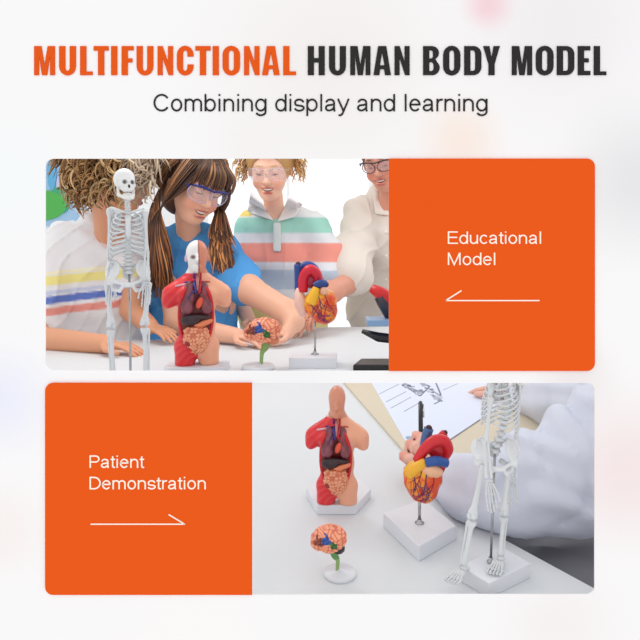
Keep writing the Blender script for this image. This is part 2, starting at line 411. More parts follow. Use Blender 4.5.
    if ch == 'D':
        return [[(x0, top)]+arc(x1-8, top+8, 8, 8, 270, 360)+arc(x1-8, bot-8, 8, 8, 0, 90)+[(x0, bot)],
                [(x0+s, top+4.2)]+arc(x1-s-2.3, top+7.5, 2.3, 3.3, 270, 360)+arc(x1-s-2.3, bot-7.5, 2.3, 3.3, 0, 90)+[(x0+s, bot-4.2)]]
    if ch == 'B':
        my = top+14
        return [[(x0, top)]+arc(x1-8, top+6.8, 7.3, 6.8, 270, 420, 8)+arc(x1-7.5, bot-7.3, 7.5, 7.3, -50, 90, 8)+[(x0, bot)],
                [(x0+s, top+4)]+arc(x1-s-3, top+6.6, 2.4, 2.6, 270, 360, 5)+arc(x1-s-3, my-3.2, 2.4, 1.6, 0, 90, 5)+[(x0+s, my-1.6)],
                [(x0+s, my+2)]+arc(x1-s-2.6, my+5, 2.6, 3, 270, 360, 5)+arc(x1-s-2.6, bot-6.8, 2.6, 2.8, 0, 90, 5)+[(x0+s, bot-4)]]
T1 = [('M', 34, 54.8), ('U', 59, 75.8), ('L', 80, 92.5), ('T', 93.5, 108.5), ('I', 111, 117.2), ('F', 121.5, 133.5), ('U', 136.5, 153.3),
      ('N', 157.5, 173), ('C', 176.8, 193.5), ('T', 195.3, 210.5), ('I', 212.6, 218.8), ('O', 222.5, 240), ('N', 244, 259.5), ('A', 262, 279.7), ('L', 283.2, 296)]
T2 = [('H', 307.8, 324.8), ('U', 329, 346), ('M', 350.3, 370.5), ('A', 373.5, 391), ('N', 394.6, 409.7)]
T3 = [('B', 423.2, 439.8), ('O', 443.2, 460.5), ('D', 464.3, 481.5), ('Y', 483.3, 500)]
T4 = [('M', 512, 532.3), ('O', 536, 553.7), ('D', 557, 574.5), ('E', 578, 590.5), ('L', 594, 606.5)]
for tt_, m_, nm, lab in ((T1, 'title_orange', 'orange_heading_word', 'orange condensed capital lettering reading MULTIFUNCTIONAL on the white wall'),
                         (T2, 'charcoal', 'charcoal_heading_word', 'dark charcoal condensed capital lettering reading HUMAN on the white wall'),
                         (T3, 'charcoal', 'charcoal_heading_word', 'dark charcoal condensed capital lettering reading BODY on the white wall'),
                         (T4, 'charcoal', 'charcoal_heading_word', 'dark charcoal condensed capital lettering reading MODEL on the white wall')):
    cs = []
    for ch, a, bb in tt_: cs += glyph(ch, a, bb)
    tag(flat(nm, cs, D0-.0016, .0008, M[m_]), lab, 'lettering')
tag(text('subtitle_lettering', 'Combining display and learning', 153.5, 487.5, 111.3, 17.2, M['charcoal'], y=D0-.0013), 'thin dark subtitle reading Combining display and learning', 'lettering')
def panel(x0, y0, x1, y1, r, lab, lines, arrow):
    cx, cz = pxw((x0+x1)/2, (y0+y1)/2)
    o = flat('orange_signboard', [rrect(x0, y0, x1, y1, r)], D0-.002, .0016, M['orange'])
    tag(o, lab, 'panel')
    for (s, a, bb, yb, ch) in lines: text('lettering', s, a, bb, yb, ch, M['cream_ink'], o, D0-.0031)
    mb = MB()
    for (a, c, e, f, t) in arrow:
        dx, dy = e-a, f-c; L = math.hypot(dx, dy); nx, ny = -dy/L*t/2, dx/L*t/2
        q = [pxw(a+nx, c+ny, D0-.0035), pxw(e+nx, f+ny, D0-.0035), pxw(e-nx, f-ny, D0-.0035), pxw(a-nx, c-ny, D0-.0035)]
        V = [(p[0], D0-.0035, p[1]) for p in q]+[(p[0], D0-.0028, p[1]) for p in q]
        mb.put(V, [[0, 1, 2, 3], [7, 6, 5, 4], [0, 4, 5, 1], [1, 5, 6, 2], [2, 6, 7, 3], [3, 7, 4, 0]], (255, 246, 232))
    mb.build('arrow', M['cream_ink'], o, False)
panel(389, 158.5, 595, 371, (0, 8, 8, 0), 'upper orange panel reading Educational Model with an arrow pointing left',
      [('Educational', 447.8, 541, 243.8, 12.4), ('Model', 447.8, 495.2, 265, 12.4)], [(446, 300.6, 539.5, 300.6, 1.2), (446, 300.4, 461.5, 290.6, 1.2)])
panel(45, 383, 252, 595, (8, 0, 0, 8), 'lower orange panel reading Patient Demonstration with an arrow pointing right',
      [('Patient', 89.6, 144.8, 467.8, 12.4), ('Demonstration', 89.6, 205.8, 489.2, 12.4)], [(90.5, 524.3, 185, 524.3, 1.1), (184.5, 524.2, 168.5, 514.6, 1.1)])

# ------------------------------------------------------------------ table
a1 = PT(620, 595); a2 = PT(505, 540)
tp = [(-.62, D0+.012), (a1.x-.01, D0+.012), (a2.x, a2.y), (.30, .97), (.50, 1.05), (.52, 1.38), (.95, 1.42), (.95, 2.6), (-.14, 2.5), (-.26, 2.2), (-1.5, 2.2), (-1.5, 1.1), (-.62, 1.05)]
tb = empty('white_table', (-.2, 1.4, 0), 0, 'long glossy white table carrying all the anatomical models', 'table')
WB[tb.name] = tb.location.copy()
MB().prism(tp, T-.018, T, (219, 222, 225)).build('tabletop', vmat('table_laminate', .5, spec=.15), tb, False)
for lx, ly in ((-.55, .68), (.16, .68), (-1.4, 2.1), (.9, 1.6)):
    MB().tube([(lx, ly, 0), (lx, ly, T-.018)], .018, (190, 190, 195), 12).build('leg', M['steel'], tb)

# ------------------------------------------------------------------ skeleton model
BC = (216, 219, 221)
def bone(mb, a, b, r, k1=1.7, k2=1.7, col=BC, n=8):
    a = Vector(a); b = Vector(b); pts = [a+(b-a)*t for t in (-.01, .02, .07, .15, .35, .6, .82, .92, .98, 1.01)]
    rr = [r*k1*.6, r*k1, r*k1*.92, r*1.15, r*.95, r*.95, r*1.12, r*k2*.9, r*k2, r*k2*.6]
    mb.tube(pts, rr, col, n)
def skeleton(loc, H, J, yaw, head_yaw, bas, label, lean=0.0, skull=True):
    root = empty('skeleton_model', loc, 0, label, 'skeleton model')
    def L(p): p = Vector(p); return Vector((p.x+lean*p.z, p.y, p.z))*H
    Rz = Matrix.Rotation(yaw, 3, 'Z')
    def TL(x, y, z):                # torso frame: x across, y front(-)/back(+), z height
        c = Vector(J['chest']); v = Rz @ Vector((x, y, 0)); return L((c.x+v.x, c.y+v.y, z))
    bm = M['bone']
    # skull
    hc = Vector(J['head']); Rh = Matrix.Rotation(head_yaw, 3, 'Z'); s = H*J.get('hs', .150)
    hw = L(hc); hc_ = np.array(hw)
    def HP(x, y, z): return np.array(hw+Rh @ Vector((x, y, z))*s)
    g = Grid(hc_-.62*s, hc_+.62*s, s*.022)
    g.ell(HP(0, .12, .16), (.31*s, .40*s, .34*s), rot=Rh)
    g.ell(HP(0, -.18, -.02), (.24*s, .18*s, .26*s), .06*s, rot=Rh)
    g.ell(HP(0, -.27, -.16), (.13*s, .12*s, .13*s), .04*s, rot=Rh)
    for sx in (-1, 1):
        g.cap(HP(.21*sx, -.24, -.06), HP(.27*sx, .02, -.06), .03*s, .03*s, .02*s)
        g.ell(HP(.17*sx, -.26, -.04), .055*s, .04*s)
        g.ell(HP(.12*sx, -.36, .045), (.085*s, .10*s, .075*s), .02*s, 'sub', Rh)
        g.ell(HP(.27*sx, -.13, .03), (.06*s, .12*s, .10*s), .04*s, 'sub', Rh)
    g.ell(HP(0, -.38, -.085), (.035*s, .09*s, .06*s), .01*s, 'sub', Rh)
    g.cap(HP(0, -.38, .06), HP(0, -.40, -.01), .022*s, .025*s, .02*s)
    def sc(V):
        C = base_cols(V, (232, 232, 232))
        for sx in (-1, 1): paint(V, C, HP(.12*sx, -.30, .045), .065*s, (95, 96, 98), .35)
        paint(V, C, HP(0, -.33, -.09), (.035*s, .08*s, .055*s), (80, 80, 82), .2, Rh)
        X = (V-hc_) @ np.array(Rh)/s
        tt = (np.abs(X[:, 2]+.262) < .012) & (X[:, 1] < -.25); C[tt] *= .45
        return C
    sk = gobj('skull', g, bm, root, sc)
    g = Grid(hc_-.62*s, hc_+.62*s, s*.024)
    jp = [HP(-.24, -.02, -.14), HP(-.22, -.05, -.34), HP(-.12, -.28, -.43), HP(0, -.34, -.45), HP(.12, -.28, -.43), HP(.22, -.05, -.34), HP(.24, -.02, -.14)]
    g.path(jp, [.04*s, .05*s, .05*s, .06*s, .05*s, .05*s, .04*s], .04*s)
    g.path([HP(-.12, -.26, -.34), HP(0, -.35, -.34), HP(.12, -.26, -.34)], .045*s, .03*s)
    def jc(V):
        C = base_cols(V, (232, 232, 230)); X = (V-hc_) @ np.array(Rh)/s; a = np.arctan2(X[:, 0], -X[:, 1])
        k = (X[:, 2] > -.36) & (X[:, 1] < -.2) & (np.sin(a*60) > .8); C[k] *= .6
        return C
    gobj('jaw', g, bm, root, jc)
    # spine
    mb = MB(); top = L((hc.x, hc.y+.015, hc.z-.05)); pv = Vector(J['pelvis'])
    sp = spline([top, TL(0, .03, .80), TL(0, .045, .70), TL(0, .035, .63), L((pv.x, pv.y+.02, pv.z+.02))], 6)
    for i, q in enumerate(sp):
        k = i/len(sp); r = H*(.010+.010*k)
        mb.tube([q-Vector((0, 0, H*.0085)), q-Vector((0, 0, H*.005)), q+Vector((0, 0, H*.005)), q+Vector((0, 0, H*.0085))], [r*.8, r*1.05, r*1.05, r*.8], BC, 10)
        bk = Rz @ Vector((0, 1, 0)); sd = Rz @ Vector((1, 0, 0))
        mb.tube([q, q+bk*r*1.8-Vector((0, 0, r*.5))], [r*.4, r*.2], BC, 5)
        mb.tube([q-sd*r*1.4, q, q+sd*r*1.4], [r*.15, r*.35, r*.15], BC, 5)
    mb.tube(sp, H*.007, (205, 205, 205), 6)
    mb.build('spine', bm, root)
    # rib cage
    st = MB(); st.tube([TL(0, -.052, .785), TL(0, -.068, .75), TL(0, -.072, .70), TL(0, -.068, .675)], [H*.016, H*.012, H*.013, H*.005], BC, 8, .4)
    cage = st.build('rib_cage', bm, root)
    for k in range(11):
        z0 = .805-.0185*k; wd = .048+.032*math.sin(min(1, (k+1)/6)*math.pi/2); dp = .045+.03*math.sin(min(1, (k+1)/6)*math.pi/2)
        drop = .028+.0035*k; full = k < 8
        for sx in (-1, 1):
            pts = []
            amax = 172 if full else (120 if k < 9 else 88)
            for j in range(15):
                a = R(8+(amax-8)*j/14); z = z0-drop*(1-math.cos(a))/2*1.5
                if full and a > R(125): z += (math.degrees(a)-125)/47*.026*(k > 2)*(.5+k/8)
                pts.append(TL(sx*wd*math.sin(a), -.005+dp*math.cos(a)*(1 if a < math.pi/2 else .93), z))
            MB().tube(pts, H*.0034, BC, 6, 1.4).build('rib', bm, cage)
    # shoulders, arms
    for sd, sx in (('l', -1), ('r', 1)):
        sh = Vector(J['sh'+sd]); el = Vector(J['el'+sd]); wr = Vector(J['wr'+sd])
        mb = MB(); mb.tube(spline([TL(sx*.012, -.052, .80), TL(sx*.045, -.045, .812), TL(sx*.07, -.01, .822), L((sh.x, sh.y, sh.z+.012))], 4), H*.0052, BC, 7); mb.build('clavicle', bm, root)
        g = Grid(np.array(TL(sx*.055, .05, .74))-.09*H, np.array(TL(sx*.055, .05, .74))+.09*H, H*.0035)
        g.path([TL(sx*.075, .03, .80), TL(sx*.035, .058, .80), TL(sx*.055, .055, .69), TL(sx*.075, .03, .80)], H*.005)
        g.ell(TL(sx*.053, .052, .77), (.024*H, .006*H, .035*H), .012*H, rot=Rz)
        g.cap(TL(sx*.03, .06, .79), L((sh.x, sh.y+.01, sh.z+.012)), .006*H, .008*H, .006*H)
        gobj('scapula', g, bm, root, BC)
        mb = MB(); bone(mb, L(sh), L(el), H*.0085, 1.75, 1.5); mb.ball(L(sh), H*.0155, BC, 10); mb.build('upper_arm_bone', bm, root)
        mb = MB(); o = Vector((.010, 0, 0)); bone(mb, L(el-o*.6), L(wr-o), H*.0055, 1.6, 1.5); bone(mb, L(el+o*.7), L(wr+o), H*.0052, 1.4, 1.6)
        mb.build('forearm_bones', bm, root)
        mb = MB(); dr = (wr-el).normalized()
        for q in range(6): mb.ball(L(wr+dr*.012*(1+q//3)+Vector((-.010+.010*(q % 3), 0, 0))), H*.0062, BC, 8)
        for q in range(4):
            p = wr+dr*.03+Vector((-.013+.0087*q, 0, 0)); e = wr+dr*.062+Vector((-.018+.012*q, -.004, 0))
            bone(mb, L(p), L(e), H*.0032, n=6); f = e
            for ln in (.026, .018, .012):
                f2 = f+dr*ln*(1, 1.1, 1, .8)[q]+Vector((0, -.006, 0)); bone(mb, L(f), L(f2), H*.0028, n=6); f = f2
        p = wr+dr*.02+Vector((-sx*.014, -.004, 0)); e = p+dr*.03+Vector((-sx*.014, -.012, 0)); bone(mb, L(p), L(e), H*.0034, n=6)
        bone(mb, L(e), L(e+dr*.03+Vector((-sx*.004, -.008, 0))), H*.003, n=6)
        mb.build('hand_bones', bm, root)
    # pelvis
    py_ = J.get('pyaw', yaw); Rp = Matrix.Rotation(py_, 3, 'Z'); pc = L(pv); pa = np.array(pc)
    def PP(x, y, z): return np.array(pc+Rp @ Vector((x*1.3, y, z))*H)
    g = Grid(pa-.12*H, pa+.12*H, H*.003)
    for sx in (-1, 1):
        rr = Rp @ Matrix.Rotation(sx*R(50), 3, 'Z') @ Matrix.Rotation(sx*R(0), 3, 'Y') @ Matrix.Rotation(R(-18), 3, 'X')
        g.ell(PP(sx*.052, .012, .028), (.050*H, .0065*H, .046*H), .006*H, rot=rr)
        g.path([PP(sx*.022, .042, .045), PP(sx*.042, .032, .070), PP(sx*.064, .006, .066), PP(sx*.070, -.022, .040)], .0062*H, .006*H)
        g.ell(PP(sx*.058, -.01, -.018), .020*H, .015*H)
        g.cap(PP(sx*.055, -.012, -.015), PP(sx*.012, -.05, -.032), .0075*H, .0075*H, .01*H)
        g.path([PP(sx*.012, -.05, -.034), PP(sx*.028, -.028, -.062), PP(sx*.05, .005, -.058), PP(sx*.056, .005, -.02)], .0075*H, .008*H)
        g.ell(PP(sx*.070, -.02, -.018), .013*H, .004*H, 'sub')
    g.ell(PP(0, .042, .02), (.026*H, .012*H, .038*H), .012*H, rot=Rp)
    g.ell(PP(0, -.05, -.034), (.014*H, .008*H, .012*H), .006*H, rot=Rp)
    gobj('pelvis', g, bm, root, (224, 226, 228))
    # legs
    for sd, sx in (('l', -1), ('r', 1)):
        hp = Vector(J['hp'+sd]); kn = Vector(J['kn'+sd]); an = Vector(J['an'+sd]); toe = Vector(J['toe'+sd])
        mb = MB(); nk = hp+Vector((sx*.028, 0, -.012)); mb.ball(L(hp), H*.0135, BC, 10); mb.tube([L(hp), L(nk)], [H*.008, H*.011], BC, 8)
        bone(mb, L(nk), L(kn+Vector((0, 0, .008))), H*.0115, 1.25, 1.9, n=10)
        for q in (-1, 1): mb.ball(L(kn+Vector((q*.011, 0, .006))), (H*.012, H*.015, H*.014), BC, 10)
        mb.build('thigh_bone', bm, root)
        MB().ball(L(kn+Vector((0, -.02, .012))), (H*.011, H*.006, H*.013), BC, 10).build('kneecap', bm, root)
        mb = MB(); bone(mb, L(kn-Vector((0, 0, .014))), L(an), H*.0100, 2.1, 1.5, n=10)
        bone(mb, L(kn+Vector((sx*.017, .008, -.022))), L(an+Vector((sx*.013, .004, -.006))), H*.0048, 1.5, 1.7); mb.build('shin_bones', bm, root)
        mb = MB(); dr = (toe-an); dr.z = 0; dr = dr.normalized(); sdv = Vector((-dr.y, dr.x, 0))
        mb.ball(L(an-Vector((0, 0, .016))), H*.0155, BC, 10); bone(mb, L(an-Vector((0, 0, .018))), L(an-dr*.032-Vector((0, 0, .026))), H*.011, 1.1, 1.2)
        for q in range(4): mb.ball(L(an+dr*.028+sdv*(-.015+.010*q)-Vector((0, 0, .020))), H*.0095, BC, 8)
        for q in range(5):
            p = an+dr*.035+sdv*(-.017+.0085*q)-Vector((0, 0, .019)); e = an+dr*(.078-.003*abs(q-1))+sdv*(-.026+.013*q)-Vector((0, 0, .030))
            bone(mb, L(p), L(e), H*(.0048 if q else .006), n=6); f = e+dr*.016-Vector((0, 0, .002)); bone(mb, L(e), L(f), H*.0042, n=6); bone(mb, L(f), L(f+dr*.012), H*.0038, n=6)
        mb.build('foot_bones', bm, root)
    rb = Vector(J['rod']); MB().tube([rb*H+Vector((0, 0, 0)), L(pv+Vector((0, .02, .01)))], H*.0058, (170, 172, 175), 10).build('support_rod', M['steel'], root)
    MB().lathe([(H*.016, 0), (H*.016, H*.006), (H*.009, H*.012), (H*.009, H*.022)], rb*H).build('rod_socket', M['steel'], root)
    bw, bd, bh, ba = bas
    Mz = Matrix.Rotation(ba, 3, 'Z')
    if isinstance(bw, list): poly = [Vector((p[0], p[1], 0)) for p in bw]
    else: poly = [Mz @ Vector((x, y, 0)) for x, y in ((-bw, -bd), (bw, -bd), (bw, bd), (-bw, bd))]
    bo = Vector(J.get('base', (0, 0, 0)))*H
    MB().prism([(p.x+bo.x, p.y+bo.y) for p in poly], -bh, 0).build('base', M['base'], root, False, bevel=.001)
    return root
# first skeleton: upper opening, left
bh1 = .02; d1 = 1.42; H1 = (CAMZ-T-bh1)+(240-169.5)*d1/FOC
J1 = dict(head=(-.012, 0, .932), chest=(0, 0, 0), pelvis=(.0, 0, .505), shl=(-.086, 0, .808), shr=(.082, -.005, .80), ell=(-.086, .0, .635), elr=(.088, -.01, .625),
          wrl=(-.078, -.01, .50), wrr=(.092, -.02, .49), hpl=(-.070, 0, .49), hpr=(.070, 0, .49), knl=(-.076, -.005, .275), knr=(.078, -.005, .285),
          anl=(-.07, .01, .036), anr=(.08, .01, .036), toel=(-.09, -.1, 0), toer=(.1, -.1, 0), rod=(.006, .02, 0), base=(0, 0, 0))
skeleton(P(128, 0, d1).xy.to_3d()+Vector((0, 0, T+bh1)), H1, J1, R(18), R(36), (.17, .17, bh1, 0),
         'white miniature skeleton standing before the curly-haired child in the upper opening')
# second skeleton: lower opening, right
b2 = PT(492, 565, T+.016); H2 = .250
k_ = 1/(H2/b2.y*FOC)     # pixels to heights at that distance
def v2(px, py, dy=0): return ((px-492)*k_, dy, (565-py)*k_)
J2 = dict(head=v2(522, 366), chest=((508-492)*k_-.045, 0, 0), pelvis=v2(494, 457), shl=v2(484, 397, -.05), shr=v2(519, 412, .06), ell=v2(480, 437, -.05), elr=v2(519, 451, .07),
          wrl=v2(481, 470, -.09), wrr=v2(517, 484, .07), hpl=v2(486, 460, -.03), hpr=v2(502, 464, .03), knl=v2(467, 510, -.07), knr=v2(504, 516, .02),
          anl=v2(460, 557, -.06), anr=v2(500, 555, 0), toel=(-.26, -.19, 0), toer=(-.04, -.12, 0), rod=(0, .02, 0), pyaw=R(-4), hs=.15)
skeleton(b2, H2, J2, R(-56), R(-50), ([PT(x, y, T+.016).xy-b2.xy for x, y in ((459, 566), (489, 583), (531, 563), (501, 546))], 0, .016, 0),
         'white miniature skeleton with legs apart standing beside the white-coated arm', lean=0.02)

# ------------------------------------------------------------------ torso model
def torso(loc, S, yaw, skullhalf, base_poly, bh, label, hw=1.0):
    root = empty('torso_model', loc, yaw, label, 'torso model')
    g = Grid((-.32*S, -.2*S, -.03*S), (.32*S, .2*S, 1.06*S), .009*S)
    e = lambda c, r, k=.05, op='add', rot=None: g.ell(np.array(c)*S, np.array(r)*S, k*S, op, rot)
    c_ = lambda a, b_, ra, rb, k=.05, op='add': g.cap(np.array(a)*S, np.array(b_)*S, ra*S, rb*S, k*S, op)
    e((0, .01, .53), (.165, .095, .14), 0); e((0, 0, .34), (.15, .09, .2)); e((0, .01, .15), (.175, .10, .12), .06)
    for sx in (-1, 1):
        c_((sx*.09, 0, .13), (sx*.095, 0, -.04), .085, .08, .03); c_((sx*.10, .01, .60), (sx*.20, 0, .565), .068, .068, .06)
        c_((sx*.20, 0, .57), (sx*.225, -.005, .50), .062, .048, .04); e((sx*.075, -.075, .57), (.07, .035, .05), .05)
        c_((0, .03, .735), (sx*.15, .02, .622), .052, .05, .06)
    c_((0, .02, .6), (0, .01, .78), .070, .062, .04)
    e((0, .015, .895), (.088*hw, .10, .105), .03); e((0, -.03, .83), (.070*hw, .07, .09), .03); e((0, -.075, .765), (.035, .03, .025), .03)
    c_((0, -.10, .875), (0, -.125, .835), .012, .018, .02); e((0, -.10, .79), (.03, .015, .012), .015)
    for sx in (-1, 1): e((sx*.032, -.115, .865), (.018, .02, .012), .015, 'sub'); 
    if skullhalf:
        for sx in (-1, 1): e((sx*.088, .01, .85), (.01, .022, .03), .008)
    e((0, .01, .13), (.07, .085, .10), .03)
    e((0, -.02, -.01), (.010, .2, .06), .02, 'sub')
    e((-.01, -.135, .40), (.125, .085, .275), .01, 'sub')
    g.below(0)
    def muscle(V): return .5+.5*np.sin((V[:, 2]*1.3+np.abs(V[:, 0])*1.2)/S*70+4*wob(V/S, 14))
    def cf(V):
        X = V/S; C = base_cols(V, (236, 168, 136))
        red = np.array(s2l((220, 36, 46))); pale = np.array(s2l((226, 92, 84))); t = (muscle(V)**4*.5)[:, None]
        L_ = X[:, 0] < -.002+.004*np.sin(X[:, 2]*20); C[L_] = (red*(1-t)+pale*t)[L_]
        cav = (((X[:, 0]+.01)/.120)**2+((X[:, 2]-.40)/.268)**2 < 1) & (X[:, 1] < -.01); C[cav] = s2l((110, 14, 18))
        hd = (X[:, 2] > .735) & (X[:, 1] < .09)
        if skullhalf:
            C[hd & (X[:, 0] < 0.012)] = s2l((228, 226, 224)); C[hd & (X[:, 0] >= .012)] = s2l((206, 128, 100))
            paint(V, C, np.array((-.035, -.09, .865))*S, np.array((.02, .05, .016))*S, (120, 90, 90), .3)
            paint(V, C, np.array((-.07, 0, .86))*S, np.array((.03, .03, .03))*S, (200, 160, 190), .5)
            k = hd & (np.abs(X[:, 0]-.012) < .005); C[k] = s2l((150, 60, 50))
        else:
            C[hd] = s2l((212, 140, 112)); C[hd & (X[:, 0] < -.074)] = s2l((225, 205, 190))
        return C
    body = gobj('torso_body', g, M['plastic'], root, cf)
    me = body.data; bv = BVHTree.FromPolygons([v.co for v in me.vertices], [p.vertices for p in me.polygons])
    def on(x, z, off=0.0):
        h = bv.ray_cast(Vector((x*S, -.5*S, z*S)), Vector((0, 1, 0))); y = h[0].y if h[0] else -.08*S
        return Vector((x*S, y-off*S, z*S))
    rim = [on(-.01+.130*math.cos(a), .40+.282*math.sin(a), .002) for a in np.linspace(0, 2*math.pi, 60)]
    MB().tube(rim, .013*S, (206, 26, 34), 8).build('cavity_rim', M['plastic'], root)
    mb = MB()
    for i in range(0, 59): mb.ball(rim[i]-Vector((0, .009*S, 0)), .0042*S, (120, 10, 16) if i % 2 else (236, 150, 130), 6)
    mb.build('rib_ends', M['plastic'], root)
    def organ(name, prims, col, fn=None, amp=0, pos=None):
        g = Grid((-.18*S, -.22*S, .03*S), (.18*S, .04*S, .76*S), .0062*S)
        prims = [(((a[0]+.01)*1.16-.01, a[1], (a[2]-.40)*1.10+.405), (r_[0]*1.16, r_[1], r_[2]*1.10), ro) for a, r_, ro in prims]
        for q in prims:
            if len(q) == 2: g.ell(np.array(q[0])*S, np.array(q[1])*S, .015*S)
            else: g.ell(np.array(q[0])*S, np.array(q[1])*S, .015*S, 'add', q[2])
        if fn is not None: g.noise(lambda p: -amp*S*fn(p/S), 3)
        return gobj(name, g, M['plastic'], root, col)
    ry = lambda a: Matrix.Rotation(R(a), 3, 'Y')
    lungc = lambda V: base_cols(V, (128, 66, 76))*(.75+.5*np.clip(wob(V/S, 60)+.4, 0, 1))[:, None]
    organ('lung', [((-.062, -.072, .53), (.045, .045, .115), ry(6)), ((-.07, -.075, .46), (.045, .045, .06), ry(0))], lungc)
    organ('lung', [((.048, -.072, .53), (.042, .045, .115), ry(-6)), ((.058, -.075, .46), (.04, .045, .06), ry(0))], lungc)
    organ('heart', [((.012, -.108, .49), (.022, .02, .045), ry(20))], (222, 84, 56))
    organ('liver', [((-.045, -.085, .365), (.07, .045, .045), ry(0)), ((.03, -.09, .385), (.06, .035, .022), ry(8))], (52, 30, 36))
    organ('stomach', [((.05, -.095, .345), (.055, .035, .022), ry(-18)), ((.01, -.095, .33), (.04, .03, .015), ry(0))], (228, 128, 88))
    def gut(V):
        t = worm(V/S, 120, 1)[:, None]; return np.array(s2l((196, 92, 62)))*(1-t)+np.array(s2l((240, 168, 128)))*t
    organ('intestines', [((-.005, -.075, .23), (.088, .055, .085), ry(0)), ((0, -.07, .18), (.06, .05, .06), ry(0)), ((-.01, -.075, .285), (.08, .05, .035), ry(0))], gut, lambda p: worm(p, 120, 1), .009)
    organ('appendix', [((-.068, -.115, .20), (.022, .016, .018), ry(30))], (150, 40, 36))
    mb = MB()
    mb.tube([on(0, .72, .004), Vector((.0, -.095, .66))*S, Vector((0, -.11, .60))*S], .013*S, (190, 120, 120), 8)
    mb.build('windpipe', M['plastic'], root)
    for sx, cl in ((-1, (40, 52, 140)), (1, (196, 30, 40))):
        mb = MB(); mb.tube(spline([on(sx*.028, .735, .004), on(sx*.026, .68, .006), Vector((sx*.02, -.115, .63))*S, Vector((sx*.012, -.12, .58))*S], 5), .008*S, cl, 7)
        mb.tube(spline([on(sx*.10, .665, .003), on(sx*.05, .665, .006), Vector((sx*.018, -.115, .625))*S], 5), .006*S, (70, 60, 150) if sx < 0 else (200, 60, 60), 7)
        mb.tube(spline([Vector((sx*.0, -.12, .60))*S, Vector((sx*.04, -.125, .59))*S, Vector((sx*.07, -.118, .54))*S], 5), .004*S, cl, 6)
        mb.build('neck_vessels', M['plastic'], root)
    MB().tube([on(-.17, .635, .002), on(-.06, .655, .004)], .008*S, (214, 180, 190), 7).build('collarbone', M['plastic'], root)
    Mi = Matrix.Rotation(-yaw, 3, 'Z')
    pl = [Mi @ Vector((x, y, 0)) for x, y in base_poly]
    MB().prism([(p.x, p.y) for p in pl], -bh, 0).build('base', M['base'], root, False, bevel=.0015)
    return root
t1 = PT(197, 364, T+.016)
S1 = (366-242)*t1.y/FOC
torso(t1, S1, R(14), True, [(-.085, -.03), (-.068, -.05), (.075, -.05), (.085, -.035), (.085, .05), (-.085, .05)], .016, 'anatomical torso with half skull head standing in front of the girl in blue')
t2 = PT(337, 502, T+.013)
S2 = (503-387)*t2.y/FOC
p2 = [PT(x, y).xy-t2.xy for x, y in ((306, 497), (317, 515), (356, 515), (371, 498), (362, 488), (322, 486))]
torso(t2, S2, R(-4), False, [(p.x, p.y) for p in p2], .013, 'anatomical torso with smooth bald flesh-coloured head standing on the open table', .84)

